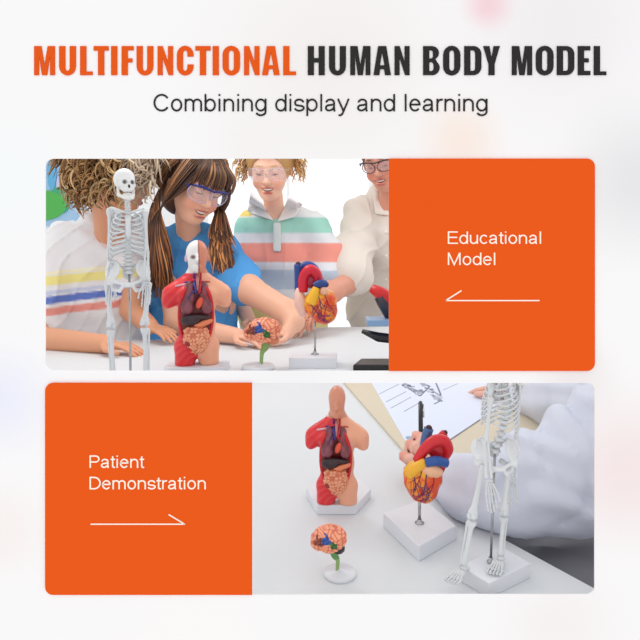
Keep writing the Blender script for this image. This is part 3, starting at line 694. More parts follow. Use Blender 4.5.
# ------------------------------------------------------------------ heart model
def heart(loc, S, rodh, lean, vess, lobes, base, bh, label, seed, Sp, cpx):
    """S = height of the ventricles; loc = top of the base under the rod"""
    root = empty('heart_model', loc, 0, label, 'heart model')
    c0 = np.array(((cpx[0]-cpx[2])/Sp*S, 0, rodh+.5*S)); rot = Matrix.Rotation(lean, 3, 'Y')
    def Q(x, y, z): return Vector(c0)+(rot @ Vector((x, y, z)))*S
    g = Grid(c0-.85*S, c0+.85*S, .02*S)
    g.ell(Q(0, 0, .12), (.47*S, .33*S, .39*S), rot=rot); g.ell(Q(.06, 0, -.18), (.36*S, .26*S, .33*S), .12*S, rot=rot)
    g.ell(Q(-.2, -.03, .05), (.22*S, .24*S, .34*S), .08*S, rot=rot)
    g.noise(lambda p: .012*S*wob((p-c0)/S, 16), 3)
    def cf(V):
        X = (V-c0) @ np.array(rot)/S; C = base_cols(V, (226, 76, 36))
        n = wob(X, 9, seed)+.7*wob(X, 23, seed+1)
        a = np.clip(n*1.6+.15, 0, 1)[:, None]; C = C*(1-a)+np.array(s2l((244, 146, 44)))*a
        b_ = np.clip((X[:, 2]-.18-.10*n)*6-X[:, 0]*2.0, 0, 1)[:, None]; C = C*(1-b_)+np.array(s2l((242, 180, 40)))*b_
        return C
    body = gobj('ventricles', g, M['plastic'], root, cf)
    me = body.data; bv = BVHTree.FromPolygons([v.co for v in me.vertices], [p.vertices for p in me.polygons])
    rng = random.Random(seed)
    def on(x, z):
        o = Q(x, -2, z); h = bv.ray_cast(o, (Q(x, 0, z)-o).normalized()); return h[0]+Vector((0, -.004*S, 0)) if h[0] else None
    for nm, cl, starts in (('coronary_artery', (150, 20, 40), ((-.12, .38, -95), (.15, .34, -75))), ('coronary_vein', (44, 40, 110), ((-.02, .36, -80), (-.3, .2, -60)))):
        for (x, z, an) in starts:
            mb = MB(); stack = [(x, z, an, .015, 0)]
            while stack:
                x_, z_, a_, r_, dep = stack.pop(); pts = []; a = a_
                for q in range(8 if dep == 0 else 5):
                    p = on(x_, z_)
                    if p is None: break
                    pts.append(p); x_ += .085*math.cos(R(a)); z_ += .085*math.sin(R(a)); a += rng.uniform(-14, 14)
                    if dep < 2 and q > 0 and rng.random() < (.75 if dep == 0 else .3): stack.append((x_, z_, a+rng.choice((-1, 1))*rng.uniform(28, 50), r_*.7, dep+1))
                if len(pts) > 2: mb.tube(spline(pts, 3), lerpl([r_*S, r_*S*.45], (len(pts)-1)*3+1), cl, 6)
            if mb.V: mb.build(nm, M['plastic'], root)
    for nm, pts, rad, cl in vess:
        pp = spline([Vector(c0)+Vector(((a-cpx[0])/Sp, b_, (cpx[1]-c)/Sp))*S for a, c, b_ in pts], 6); mb = MB(); rr = lerpl([r/Sp*S for r in rad], len(pp)); mb.tube(pp, rr, cl, 14)
        if nm != 'pulmonary_artery': mb.ball(pp[-1], rr[-1]*.72, (60, 20, 30), 10)
        mb.build(nm, M['plastic'], root)
    for nm, c, r, cl in lobes:
        g = Grid(c0-1.2*S, c0+1.2*S, .035*S); g.ell(c0+np.array(((c[0]-cpx[0])/Sp, c[2], (cpx[1]-c[1])/Sp))*S, np.array(r)/Sp*S, 0, rot=rot); g.noise(lambda p: .012*S*wob((p-c0)/S, 22), 3)
        gobj(nm, g, M['plastic'], root, cl)
    MB().tube([(0, 0, 0), (0, 0, rodh+.25*S)], .038*S if S < .08 else .03*S, (170, 172, 175), 12).build('support_rod', M['steel'], root)
    MB().lathe([(.11*S, 0), (.11*S, .02*S), (.055*S, .05*S), (.055*S, .09*S)], (0, 0, 0)).build('rod_socket', M['steel'], root)
    MB().prism(base, -bh, 0).build('base', M['base'], root, False, bevel=.0012)
    return root
h1 = PT(315, 354.5, T+.03)
k1 = h1.y/FOC
Sh = 36*k1
heart(h1, Sh, (354.5-324.5)*k1, R(-10),
      [('aorta', [(303, 292, 0), (304, 277, -.05), (310, 270, -.1), (317, 275, -.05), (319, 288, 0)], [5, 5.2, 5.4, 5, 4], (210, 26, 50)),
       ('vena_cava', [(298.5, 296, .1), (298.5, 280, .1), (298, 265, .1)], [4.2, 4.2, 4.2], (28, 66, 142)),
       ('pulmonary_artery', [(301, 268, .25), (308, 266, .28), (315, 270, .25), (321, 284, .2)], [4, 4.2, 4, 4], (36, 72, 150)),
       ('pulmonary_vein', [(314, 286, -.25), (320, 283.5, -.25), (326, 284.5, -.2)], [3.6, 4.2, 4], (34, 62, 128)),
       ('fat_cone', [(311, 303, -.26), (314, 294, -.28), (316.5, 287, -.28)], [6, 5.2, 3.4], (244, 184, 40))],
      [('atrium', (300.5, 303, .0), (6, 6, 15), (240, 198, 182)), ('auricle', (324, 290.5, -.26), (4.4, 4, 4.6), (238, 180, 150)), ('artery_trunk', (311, 281, 0), (6, 4.5, 8), (158, 24, 56))],
      [(-.074, -.053), (.062, -.053), (.066, .03), (-.066, .03)], .03, 'red and orange heart with blue vessels on a rod in the upper opening', 5, 36, (321, 307, 315))
h2 = PT(419.5, 523, T+.018)
k2 = h2.y/FOC
bp = [PT(x, y).xy-h2.xy for x, y in ((383, 527), (419, 562), (456, 540), (424, 512))]
heart(h2, 42*k2, (523-502)*k2, R(12),
      [('aorta', [(417, 461, 0), (424, 449, -.05), (433, 441, -.05), (443, 440, -.05), (448, 449, .0), (445, 459, .05)], [5, 5.5, 6, 6, 5.5, 4], (214, 34, 44)),
       ('vena_cava', [(426, 452, .25), (428, 442, .28), (431, 432, .28)], [5, 5.2, 5], (70, 104, 156)),
       ('pulmonary_artery', [(424, 459, -.25), (434, 456.5, -.28), (445, 460, -.2)], [4.6, 4.8, 4.4], (40, 84, 156)),
       ('artery_branch', [(438, 444, .1), (443, 437, .1), (446, 434, .1)], [4, 4, 3.8], (206, 40, 48)),
       ('artery_trunk', [(444, 460, .1), (443, 468, .1), (439, 477, .1)], [4, 3.8, 3], (196, 34, 42)),
       ('fat_cone', [(408, 473, -.2), (413, 465, -.26), (424, 459, -.2)], [4, 5.5, 4.4], (242, 178, 46))],
      [('atrium', (430, 467, -.24), (11.5, 5, 6.5), (240, 184, 146)), ('auricle', (436, 450, .02), (9.5, 5, 8.5), (196, 30, 40))],
      [(p.x, p.y) for p in bp], .018, 'large-vesselled orange heart on a rod in front of the hand holding a pen', 9, 42, (422, 481, 419.5))

# ------------------------------------------------------------------ brain model
def brain(loc, S, stem, flip, label, dark, bo, so, br):
    """S = brain length; loc on the table; stem = height of the brain's centre"""
    root = empty('brain_model', loc, 0, label, 'brain model')
    c0 = np.array((bo*S, 0, stem)); g = Grid(c0-.62*S, c0+.62*S, .0125*S)
    def Q(x, y, z): return c0+np.array((x*flip, y, z))*S
    for sy in (-1, 1):
        g.ell(Q(.04, .10*sy, .04), (.44*S, .22*S, .30*S), .03*S); g.ell(Q(-.24, .09*sy, -.03), (.24*S, .18*S, .22*S), .05*S); g.ell(Q(.02, .15*sy, -.15), (.26*S, .14*S, .14*S), .03*S)
    nf = lambda p: .020*S*(1-worm((p-c0)/S, 34, 2))-.006*S
    g.noise(nf, 4)
    def cf(V):
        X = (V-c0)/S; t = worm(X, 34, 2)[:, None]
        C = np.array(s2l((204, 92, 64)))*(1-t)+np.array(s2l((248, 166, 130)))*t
        X[:, 0] *= flip; n = .06*wob(X, 24)
        def patch(cx, cz, r, col, hi):
            k = ((np.hypot((X[:, 0]-cx), (X[:, 2]-cz)*1.2)+n) < r) & (X[:, 1] < 0)
            C[k] = (np.array(s2l(col))*(1-t)+np.array(s2l(hi))*t)[k]
        patch(-.24, .06, .13, (70, 26, 24), (150, 70, 50)); patch(-.06, .16, .085, (20, 40, 110), (44, 88, 170)); patch(-.06, .06, .09, (20, 40, 110), (44, 88, 170))
        patch(.13, -.05, .11, (28, 60, 24), (64, 128, 52))
        return C
    gobj('cerebrum', g, M['plastic'], root, cf)
    g = Grid(c0-.62*S, c0+.62*S, .018*S)
    g.ell(Q(.26, 0, -.24), (.17*S, .2*S, .12*S)); g.noise(lambda p: .008*S*np.sin(p[:, 2]/S*110), 3)
    gobj('cerebellum', g, M['plastic'], root, dark)
    b0 = Vector(Q(.12, 0, -.2)); x0 = so*S
    def stc(v): return ((96, 150, 84) if bo < 0 else (130, 160, 86)) if v[2] > stem-.5*S else (140, 176, 104)
    MB().tube(spline([b0, Vector((b0.x*.6+x0*.4, 0, stem-.42*S)), Vector((x0+.02*S, 0, stem*.4)), Vector((x0, 0, .003))], 6), lerpl([.13*S, .10*S, .055*S, .04*S], 19), stc, 12).build('brain_stem', M['plastic'], root)
    MB().lathe([(br*.96*S, 0), (br*S, .02*S), (br*S, .08*S), (br*.93*S, .11*S), (.10*S, .13*S), (.07*S, .17*S)], (0, 0, 0), n=40).build('base', M['base'], root)
    return root
B1 = PT(258, 369); brain(B1, 39*B1.y/FOC, (370-332)*B1.y/FOC, 1, 'small coral brain on a green stem between torso and heart in the upper opening', (206, 120, 86), .12, .08, .42)
B2 = PT(340, 575); brain(B2, 38*B2.y/FOC, (575-539)*B2.y/FOC, 1, 'small orange brain with dark cerebellum in front of the bald torso', (44, 44, 40), -.30, -.08, .43)

# ------------------------------------------------------------------ people
def frame(yaw, pitch, roll=0):   # head frame; face along -y; yaw>0 turns the face to +x; pitch>0 bows it
    return Matrix.Rotation(yaw, 3, 'Z') @ Matrix.Rotation(pitch, 3, 'X') @ Matrix.Rotation(roll, 3, 'Y')
def head_prims(g, c, s, Rh, neck_to, nr=.15, smile=1):
    c = Vector(c)
    def q(x, y, z): return np.array(c+Rh @ Vector((x, y, z))*s)
    e = lambda p, r, k, op='add': g.ell(q(*p), np.array(r)*s, k*s, op, Rh)
    e((0, .07, .13), (.33, .39, .36), 0); e((0, -.08, -.10), (.265, .29, .34), .1); e((0, -.20, -.37), (.13, .12, .10), .12)
    for sx in (-1, 1):
        e((.135*sx, -.25, -.14), (.11, .085, .10), .07); e((.345*sx, .05, -.03), (.03, .06, .10), .03)
        e((.13*sx, -.375, .045), (.075, .05, .04), .05, 'sub'); e((.13*sx, -.30, .035), (.06, .055, .045), .01)
        e((.045*sx, -.385, -.11), (.032, .035, .026), .02)
    e((0, -.30, .12), (.2, .05, .04), .08)
    g.cap(q(0, -.34, .06), q(0, -.43, -.095), .03*s, .045*s, .04*s)
    e((0, -.355, -.205), (.10, .04, .022), .02); e((0, -.345, -.285), (.09, .045, .03), .02)
    if smile:
        for t in np.linspace(-1, 1, 7): e((.085*t*smile**.5, -.385+.03*t*t, -.245+.025*t*t-.008*(smile-1)), (.024, .05, .020*smile*(1.25-t*t)), .004, 'sub')
    g.cap(q(0, .12, -.25), neck_to, nr*s, nr*s*1.1, .08*s)
    return q
def head_paint(V, C, q, s, Rh, skin=(236, 190, 160), lip=(190, 92, 84), brow=(120, 80, 50)):
    for sx in (-1, 1):
        paint(V, C, q(.15*sx, -.30, -.14), .085*s, tuple(min(255, int(a*b)) for a, b in zip(skin, (1.0, .90, .88))), .6)
        paint(V, C, q(.13*sx, -.355, .005), (.06*s, .05*s, .010*s), (70, 44, 36), .4, Rh)
        paint(V, C, q(.13*sx, -.35, .14), (.08*s, .06*s, .014*s), brow, .5, Rh)
    paint(V, C, q(0, -.37, -.206), (.10*s, .07*s, .016*s), lip, .3, Rh); paint(V, C, q(0, -.37, -.288), (.085*s, .07*s, .018*s), lip, .3, Rh)
    for t in np.linspace(-1, 1, 9): paint(V, C, q(.08*t, -.345+.03*t*t, -.245+.025*t*t), (.02*s, .035*s, .018*s*(1.2-t*t)), (96, 28, 28), .2, Rh)
def hand(g, wr, d, n, L_, side, curl=.25):
    wr = Vector(wr); d = Vector(d).normalized(); n = Vector(n); n = (n-d*n.dot(d)).normalized(); s_ = n.cross(d)*side
    for i, o in enumerate((-.15, -.05, .05, .15)):
        kn = wr+d*L_*.50+s_*o*L_*1.05; g.cap(wr+s_*o*L_*.5+d*.02, kn, .065*L_, .062*L_, .03*L_)
    for i, (o, ln) in enumerate(((-.17, .34), (-.06, .44), (.055, .47), (.165, .43))):
        p = wr+d*L_*.50+s_*o*L_; a = -.1
        dd = (d+s_*o*.35).normalized()
        for k, f in enumerate((.42, .32, .26)):
            a -= curl*(1, 1.2, .8)[k]; q = p+(dd*math.cos(a)+n*math.sin(a))*ln*f*L_
            g.cap(p, q, .052*L_*(1, .92, .84)[k], .052*L_*(.92, .84, .74)[k], .006*L_); p = q
    p0 = wr+d*L_*.1+s_*.14*L_; p1 = p0+(d*.7+s_*.75-n*.15).normalized()*.26*L_; p2 = p1+(d*.95+s_*.2-n*.1).normalized()*.18*L_; p3 = p2+(d+s_*-.05-n*.1).normalized()*.13*L_
    g.path([p0, p1, p2, p3], [.085*L_, .066*L_, .058*L_, .046*L_], .02*L_)
def arm(g, pts, rad, k=.02): g.path([np.array(p) for p in pts], rad, k)
def folds(c, f, amp, seed, dirv=(.4, .3, 1)):
    dv = np.array(dirv)
    def fn(p):
        q = (p-np.array(c)); u = q @ dv
        r_ = np.sin(u*f*1.5+3*wob(q, f*.22, seed)); w2_ = 1-np.abs(np.sin(q @ np.array((1.0, .3, -.8))*f*.8+2.2*wob(q, f*.25, seed+5)))
        return amp*(np.sign(r_)*np.abs(r_)**.8*.55+wob(q, f*.5, seed+3)*.7-w2_**4*1.1+.3)
    return fn
def person(name, loc, label):
    r = empty(name, loc, 0, label, 'person'); WB[r.name] = r.location.copy(); return r
def stripes(C, v, lst, soft=.004):
    for lo, hi, c in lst:
        a = np.clip(((hi-lo)/2-np.abs(v-(hi+lo)/2))/soft+.5, 0, 1)[:, None]; C[:] = C*(1-a)+np.array(s2l(c))*a
def flap(name, under, poly, m, parent, col, off=.007, n=9):
    """cloth piece laid on the garment below: corner pixels tl, tr, br, bl"""
    me = under.data; o_ = Vector(WB[parent.name]); bv = BVHTree.FromPolygons([v.co for v in me.vertices], [p.vertices for p in me.polygons])
    e = Vector((0, 0, CAMZ))-o_; V = []; last = 2.4
    for j in range(n):
        for i in range(n):
            u, v = i/(n-1), j/(n-1); a, b_, c, d = (Vector(q) for q in poly)
            q = (a*(1-u)+b_*u)*(1-v)+(d*(1-u)+c*u)*v
            dr = Vector(((q.x-320)/FOC, 1, -(q.y-240)/FOC)).normalized(); h = bv.ray_cast(e, dr)
            if h[0] is not None: last = h[3]
            V.append(e+dr*(last-off))
    F = [[j*n+i, j*n+i+1, (j+1)*n+i+1, (j+1)*n+i] for j in range(n-1) for i in range(n-1)]
    o = mkobj(name, V, F, base_cols(np.zeros((len(V), 3)), col), m, parent, True, (0, 0, 0))
    sm = o.modifiers.new('s', 'SOLIDIFY'); sm.thickness = .006; sm.offset = 1 if False else 0
    o.modifiers.new('u', 'SUBSURF').render_levels = 1
    return o
def lower_body(root, cx, cy, hip, wdt, col):
    g = Grid((cx-.32, cy-.25, 0), (cx+.32, cy+.25, hip+.2), .014)
    g.ell((cx, cy, hip), (wdt, .13, .14), 0)
    for sx in (-1, 1): g.path([(cx+sx*wdt*.5, cy, hip-.05), (cx+sx*wdt*.55, cy, hip*.5), (cx+sx*wdt*.55, cy+.02, .07)], [.10, .075, .06], .05)
    gobj('trousers', g, M['cloth'], root, col)
    for sx in (-1, 1):
        g = Grid((cx-.35, cy-.25, 0), (cx+.35, cy+.15, .14), .01)
        g.ell((cx+sx*wdt*.55, cy-.05, .04), (.05, .13, .045), 0); g.below(.002); gobj('shoe', g, M['cloth'], root, (230, 230, 235))
def gaussr(rng, s=1): return rng.gauss(0, s)
def lockmesh(mb, start, vel, n, step, r0, col, grav=-.4, curl=0, cf=2., rng=random, out=None, flat=.6):
    p = Vector(start); v = Vector(vel).normalized(); pts = []; ph = rng.uniform(0, 6.28)
    u = v.orthogonal().normalized(); w_ = v.cross(u)
    for i in range(n):
        off = (u*math.cos(ph+i*cf)+w_*math.sin(ph+i*cf))*curl
        pts.append(p+off); v = (v+Vector((0, 0, grav))*.16).normalized(); p = p+v*step
        if out is not None:     # keep outside the skull ellipsoid
            c, rr = out; e = p-c; k = math.sqrt(sum((e[j]/rr[j])**2 for j in range(3)))
            if k < 1: p = c+e/k
    mb.tube(pts, lerpl([r0*.7, r0, r0*.9, r0*.25], n), col, 4, flat)
def pick(rng, cols): 
    a = rng.choice(cols); f = rng.uniform(.85, 1.12); return tuple(min(255, x*f) for x in a)

# --- child with curly hair, seen from behind the cheek
cA = P(95, 300, 2.38); A = person('person', (cA.x, cA.y, 0), 'curly-haired child in a white polo shirt with yellow, blue and coral stripes')
g = Grid((-1.50, 1.78, .66), (-.32, 2.70, 1.56), .006)
hA = P(120, 172, 2.2); RA = frame(R(138), R(16)); sA = .30
SK_A = (222, 158, 122)
qA = head_prims(g, hA, sA, RA, np.array(P(112, 235, 2.34)), .19)
g.ell(cA, (.18, .10, .22), .03); g.cap(P(75, 240, 2.4), P(140, 243, 2.38), .055, .055, .05)
arm(g, [P(62, 245, 2.38), P(40, 325, 2.25), P(30, 338, 2.06), P(106, 344, 1.94)], [.05, .042, .045, .030])
hand(g, P(104, 344.5, 1.94), P(145, 347, 1.90)-P(104, 344, 1.94), (0, 0, 1), .155, -1, .16)
arm(g, [P(138, 248, 2.36), P(132, 310, 2.28), P(150, 326, 2.16)], [.045, .042, .030])
hand(g, P(149, 327, 2.15), P(185, 338, 2.05)-P(150, 327, 2.15), (0, 0, 1), .145, 1, .16)
def cfA(V):
    C = base_cols(V, SK_A); head_paint(V, C, qA, sA, RA, SK_A); return C
gobj('body', g, M['skin'], A, cfA)
g = Grid((-1.62, 2.0, .68), (-.40, 2.76, 1.32), .0065)
g.ell(P(97, 318, 2.40), (.215, .14, .30), 0); g.ell(P(97, 262, 2.40), (.20, .125, .14), .06)
g.cap(P(66, 240, 2.40), P(140, 246, 2.38), .075, .07, .06); g.cap(P(100, 228, 2.40), P(122, 232, 2.38), .075, .07, .05)
g.path([P(66, 245, 2.39), P(50, 290, 2.30), P(44, 327, 2.24)], [.075, .078, .082], .04)
g.path([P(138, 250, 2.37), P(134, 280, 2.33)], [.068, .066], .04)
g.ell(P(112, 212, 2.33), .065, .03, 'sub')
g.noise(folds(cA, 38, .0075, 1), 3)
def shA(V):
    C = base_cols(V, (240, 238, 240))
    py = 240+(CAMZ-V[:, 2])/V[:, 1]*600; px = 320+V[:, 0]/V[:, 1]*600
    x = V[:, 0]; z = V[:, 2]+(x-cA.x)*-.10
    z0 = cA.z
    stripes(C, z-z0, ((.080, .115, (246, 234, 150)), (.012, .040, (104, 128, 204)), (-.030, -.002, (240, 158, 146)), (.045, .060, (206, 214, 236)), (.122, .130, (250, 242, 190))))
    return C
shtA = gobj('shirt', g, M['cloth'], A, shA)
flap('collar', shtA, [(74, 208), (100, 212), (112, 236), (84, 222)], M['cloth'], A, (244, 240, 240))
flap('collar', shtA, [(100, 232), (108, 236), (108, 250), (101, 246)], M['cloth'], A, (236, 206, 200), .009, 5)
lower_body(A, cA.x, cA.y+.03, .66, .17, (80, 90, 120))
rng = random.Random(3)
g = Grid(np.array(hA)-.27, np.array(hA)+.27, .008); oA = hA+RA @ Vector((0, .055, .045))+Vector((.012, 0, 0))
g.ell(oA, (.135, .145, .145), 0, rot=RA); g.ell(oA+Vector((-.03, .05, -.06)), (.11, .10, .13), .05)
g.cap(qA(0, -.45, .05), qA(0, -.5, -.4), .085, .07, .02, 'sub')
hr = gobj('hair', g, M['hair'], A, (132, 96, 58))
mb = MB(); HC = [(164, 122, 76), (188, 148, 98), (140, 100, 58), (204, 170, 122), (112, 76, 44), (172, 130, 82)]
for i in range(1700):
    v = Vector((gaussr(rng), gaussr(rng), gaussr(rng))).normalized()
    lv = RA.inverted() @ v
    if lv.y < -.45 and lv.z < .35: continue
    if v.z < -.72: continue
    st = oA+Vector((v.x*(.145 if v.x > 0 else .13), v.y*.14, v.z*.14)); tn = v.cross(Vector((gaussr(rng), gaussr(rng), gaussr(rng)))).normalized()
    t = v*.45+tn*.6+Vector((0, 0, -.45))
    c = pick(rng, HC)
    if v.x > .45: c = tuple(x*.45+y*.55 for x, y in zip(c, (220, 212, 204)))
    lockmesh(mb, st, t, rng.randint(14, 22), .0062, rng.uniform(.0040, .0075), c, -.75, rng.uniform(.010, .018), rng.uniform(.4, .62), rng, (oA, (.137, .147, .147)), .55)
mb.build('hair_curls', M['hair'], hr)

# --- girl in blue with safety goggles
cG = P(196, 300, 2.42); G_ = person('person', (cG.x, cG.y, 0), 'long-haired girl in a blue shirt and safety goggles, smiling down at the torso')
hG = P(196, 186, 2.26); RG = frame(R(40), R(26), R(10)); sG = .285
g = Grid((-.80, 1.85, .66), (-.02, 2.70, 1.50), .0048)
SK_G = (232, 178, 150)
qG = head_prims(g, hG, sG, RG, np.array(P(190, 245, 2.38)), .155)
g.ell(cG, (.16, .09, .2), .03); g.cap(P(168, 252, 2.42), P(222, 252, 2.42), .05, .05, .05)
arm(g, [P(226, 256, 2.40), P(250, 290, 2.26), P(287, 312, 2.18), P(294, 322, 2.13), P(287, 333, 2.08)], [.05, .052, .045, .034, .024])
hand(g, P(290, 331, 2.09), P(262, 336, 2.05)-P(290, 331, 2.09), (0, -.3, 1), .145, 1, .2)
arm(g, [P(166, 258, 2.40), P(176, 322, 2.28), P(200, 330, 2.16), P(238, 336, 2.08)], [.045, .042, .040, .027])
hand(g, P(236, 336, 2.08), P(275, 343, 2.00)-P(236, 336, 2.08), (0, 0, 1), .145, -1, .14)
def cfG(V):
    C = base_cols(V, SK_G); head_paint(V, C, qG, sG, RG, SK_G, brow=(90, 60, 45)); return C
bG = gobj('body', g, M['skin'], G_, cfG)
mb = MB(); mb.tube([qG(t*.07, -.355+.025*t*t, -.228+.022*t*t) for t in np.linspace(-1, 1, 9)], [.003]+[.0058]*7+[.003], (244, 240, 232), 8); mb.build('teeth', M['plastic'], bG)
g = Grid((-.84, 2.1, .70), (-.14, 2.76, 1.25), .0065)
g.ell(P(193, 325, 2.44), (.185, .125, .26), 0); g.ell(P(193, 275, 2.44), (.18, .115, .13), .05); g.cap(P(164, 250, 2.44), P(224, 250, 2.44), .072, .072, .06)
g.cap(P(182, 238, 2.42), P(202, 238, 2.42), .072, .072, .05); g.cap(P(182, 243, 2.37), P(200, 243, 2.37), .05, .05, .03)
g.path([P(224, 256, 2.42), P(236, 276, 2.34), P(245, 287, 2.29)], [.072, .075, .074], .04); g.path([P(164, 258, 2.42), P(156, 290, 2.36)], [.07, .068], .04)
g.ell(P(192, 220, 2.33), (.06, .07, .045), .02, 'sub')
g.noise(folds(cG, 34, .007, 4), 3)
gobj('shirt', g, M['cloth'], G_, (84, 158, 222))
lower_body(G_, cG.x, cG.y+.04, .66, .16, (60, 70, 100))
oG = hG+RG @ Vector((0, .03, .045)); rG = (.112, .125, .125)
g = Grid(np.array(hG)-.24, np.array(hG)+.24, .006)
g.ell(oG, rG, 0, rot=RG); g.ell(hG+RG @ Vector((0, .07, -.02)), (.10, .08, .13), .04, rot=RG)
g.ell(qG(0, -.42, -.12), (.092, .10, .115), .01, 'sub', RG)
hr = gobj('hair', g, M['hair'], G_, (78, 50, 34))
mb = MB(); HG = [(84, 54, 36), (58, 36, 26), (112, 74, 46), (70, 44, 30), (150, 104, 64)]
rng = random.Random(8)
for i in range(620):          # crown and sides, falling over both shoulders
    v = Vector((gaussr(rng), gaussr(rng), abs(gaussr(rng))*.9+.1)).normalized(); lv = RG.inverted() @ v
    sidev = 1 if lv.x > 0 else -1
    st = oG+RG @ Vector((lv.x*.115, lv.y*.128, lv.z*.127))
    if lv.y < -.3:
        if lv.z < .35: continue
        tgt = RG @ Vector((sidev*.125, -.04, -.10)); end = hG+tgt
    else: end = hG+RG @ Vector((sidev*.12, .03, -.05))
    drop = P(160+rng.uniform(-14, 14), 288+rng.uniform(-28, 12), 2.27) if sidev < 0 else P(226+rng.uniform(-14, 10), 262+rng.uniform(-22, 14), 2.27)
    mid = end.lerp(drop, .35)+Vector((sidev*.012, -.02, .02))
    pts = spline([st, (st+end)/2+(((st+end)/2)-oG).normalized()*.03, end, mid, end.lerp(drop, .7)+Vector((rng.uniform(-.012, .012), -.03, 0)), drop], 5)
    r = rng.uniform(.0026, .0052); c = pick(rng, HG); c2 = tuple(min(255, x*1.45) for x in c); zt_ = end.z
    mb.tube(pts, lerpl([r*.8, r, r, r*1.1, r, r*.3], len(pts)), (lambda v_, c=c, c2=c2, z=zt_: c if v_[2] > z-.06 else c2), 5, .6)
for i in range(70):           # fringe
    t = rng.uniform(-1, 1); p0 = oG+RG @ Vector((t*.06, -.105, .07)); p2_ = hG+RG @ Vector((t*.098, -.122+.02*t*t, .028+rng.uniform(-.006, .02)))
    pm = (p0+p2_)/2+RG @ Vector((t*.01, -.012, .012))
    mb.tube(spline([oG+RG @ Vector((t*.02, -.03, .118)), p0, pm, p2_], 4), lerpl([.004, .005, .005, .0012], 13), pick(rng, HG), 5, .6)
mb.build('hair_strands', M['hair'], hr)
def goggles(root, q, s, frame_m, lensm, rim=.006, oval=(.15, .10), drop=0.02, clearrim=False):
    fr = MB(); br_ = MB()
    for sx in (-1, 1):
        fr.tube([q(sx*.145+oval[0]*math.cos(a), -.435+.10*abs(math.cos(a)*.5+sx*.5 if sx > 0 else math.cos(a)*.5-.5), drop+oval[1]*math.sin(a)) for a in np.linspace(0, 2*math.pi, 25)], rim*.5, (0, 0, 0), 6)
        br_.tube([q(sx*.29, -.33, drop+.05), q(sx*.37, -.12, .05), q(sx*.37, .06, .03)], rim*.9, (0, 0, 0), 6)
    br_.tube([q(-.29, -.36, drop+.085), q(-.15, -.43, drop+.10), q(0, -.44, drop+.08), q(.15, -.43, drop+.10), q(.29, -.36, drop+.085)], rim, (0, 0, 0), 6)
    f = br_.build('goggles', frame_m, root); fr.build('rim', M['clear2'] if clearrim else frame_m, f)
    for sx in (-1, 1):
        c = np.array(q(sx*.145, -.40, drop)); rim_ = [q(sx*.145+oval[0]*math.cos(a), -.435+.10*abs(math.cos(a)*.5+sx*.5 if sx > 0 else math.cos(a)*.5-.5), drop+oval[1]*math.sin(a)) for a in np.linspace(0, 2*math.pi, 25)[:-1]]
        V = [tuple(c)]+[tuple(p) for p in rim_]; F = [[0, i+1, (i+1) % 24+1] for i in range(24)]
        o = mkobj('lens', V, F, None, lensm, f, True)
        o.modifiers.new('s', 'SOLIDIFY').thickness = .001
    return f
goggles(G_, qG, sG, M['blueframe'], M['clear'], .0048, (.15, .115), clearrim=True)

# --- blond boy, middle
cB = P(283, 290, 2.68); Bp = person('person', (cB.x, cB.y, 0), 'blond curly boy in a pastel striped polo with a wide white collar, laughing')
hB = P(270, 170, 2.56); RB = frame(R(-4), R(20), R(0)); sB = .262
g = Grid((-.48, 2.05, .66), (.18, 2.95, 1.58), .0048)
SK_B = (240, 190, 165)
qB = head_prims(g, hB, sB, RB, np.array(P(275, 220, 2.68)), .16, 1.5)
g.ell(cB, (.16, .09, .2), .03); g.cap(P(250, 228, 2.68), P(312, 228, 2.68), .05, .05, .05)
arm(g, [P(316, 232, 2.68), P(332, 285, 2.55), P(305, 322, 2.36)], [.045, .042, .028])
hand(g, P(306, 321, 2.37), P(283, 337, 2.16)-P(305, 322, 2.36), (0, 0, 1), .15, 1, .15)
arm(g, [P(246, 232, 2.68), P(236, 295, 2.60), P(250, 322, 2.42)], [.045, .04, .028])
hand(g, P(250, 321, 2.42), P(272, 326, 2.25)-P(250, 322, 2.42), (0, 0, 1), .15, -1, .15)
def cfB(V):
    C = base_cols(V, SK_B); head_paint(V, C, qB, sB, RB, SK_B, brow=(190, 150, 105)); return C
bB = gobj('body', g, M['skin'], Bp, cfB)
mb = MB(); mb.tube([qB(t*.08, -.355+.025*t*t, -.226+.024*t*t) for t in np.linspace(-1, 1, 9)], [.002]+[.0058]*7+[.002], (246, 242, 234), 8); mb.build('teeth', M['plastic'], bB)
g = Grid((-.52, 2.3, .66), (.22, 2.98, 1.32), .0065)
g.ell(P(283, 315, 2.70), (.20, .125, .30), 0); g.ell(P(284, 260, 2.70), (.195, .12, .15), .05); g.cap(P(252, 229, 2.70), P(314, 229, 2.70), .072, .072, .06)
g.path([P(314, 232, 2.70), P(326, 255, 2.64), P(332, 276, 2.58)], [.07, .073, .075], .04); g.path([P(250, 232, 2.70), P(238, 285, 2.62)], [.07, .07], .04)
g.cap(P(262, 222, 2.70), P(296, 222, 2.70), .07, .07, .05); g.cap(P(274, 200, 2.56), P(275, 216, 2.56), .062, .022, .015, 'sub')
g.noise(folds(cB, 30, .006, 6), 3)
def shB(V):
    C = base_cols(V, (226, 232, 236)); z = V[:, 2]; x = V[:, 0]
    pz = 240+(CAMZ-z)/2.58*600
    stripes(C, pz, ((150, 216, (238, 239, 241)), (217, 233, (164, 218, 202)), (233, 243, (228, 230, 234)), (243, 262, (242, 156, 142)), (262, 270, (228, 230, 236)), (270, 290, (186, 202, 220)), (290, 300, (230, 232, 236)), (300, 330, (242, 226, 150))), 1.2)
    k = (pz > 198) & (pz < 216) & (x < -.30); C[k] = s2l((244, 220, 130))
    return C
shtB = gobj('shirt', g, M['cloth'], Bp, shB)
flap('collar', shtB, [(251, 190), (260, 200), (274, 221), (247, 212)], M['cloth'], Bp, (248, 246, 244), .012)
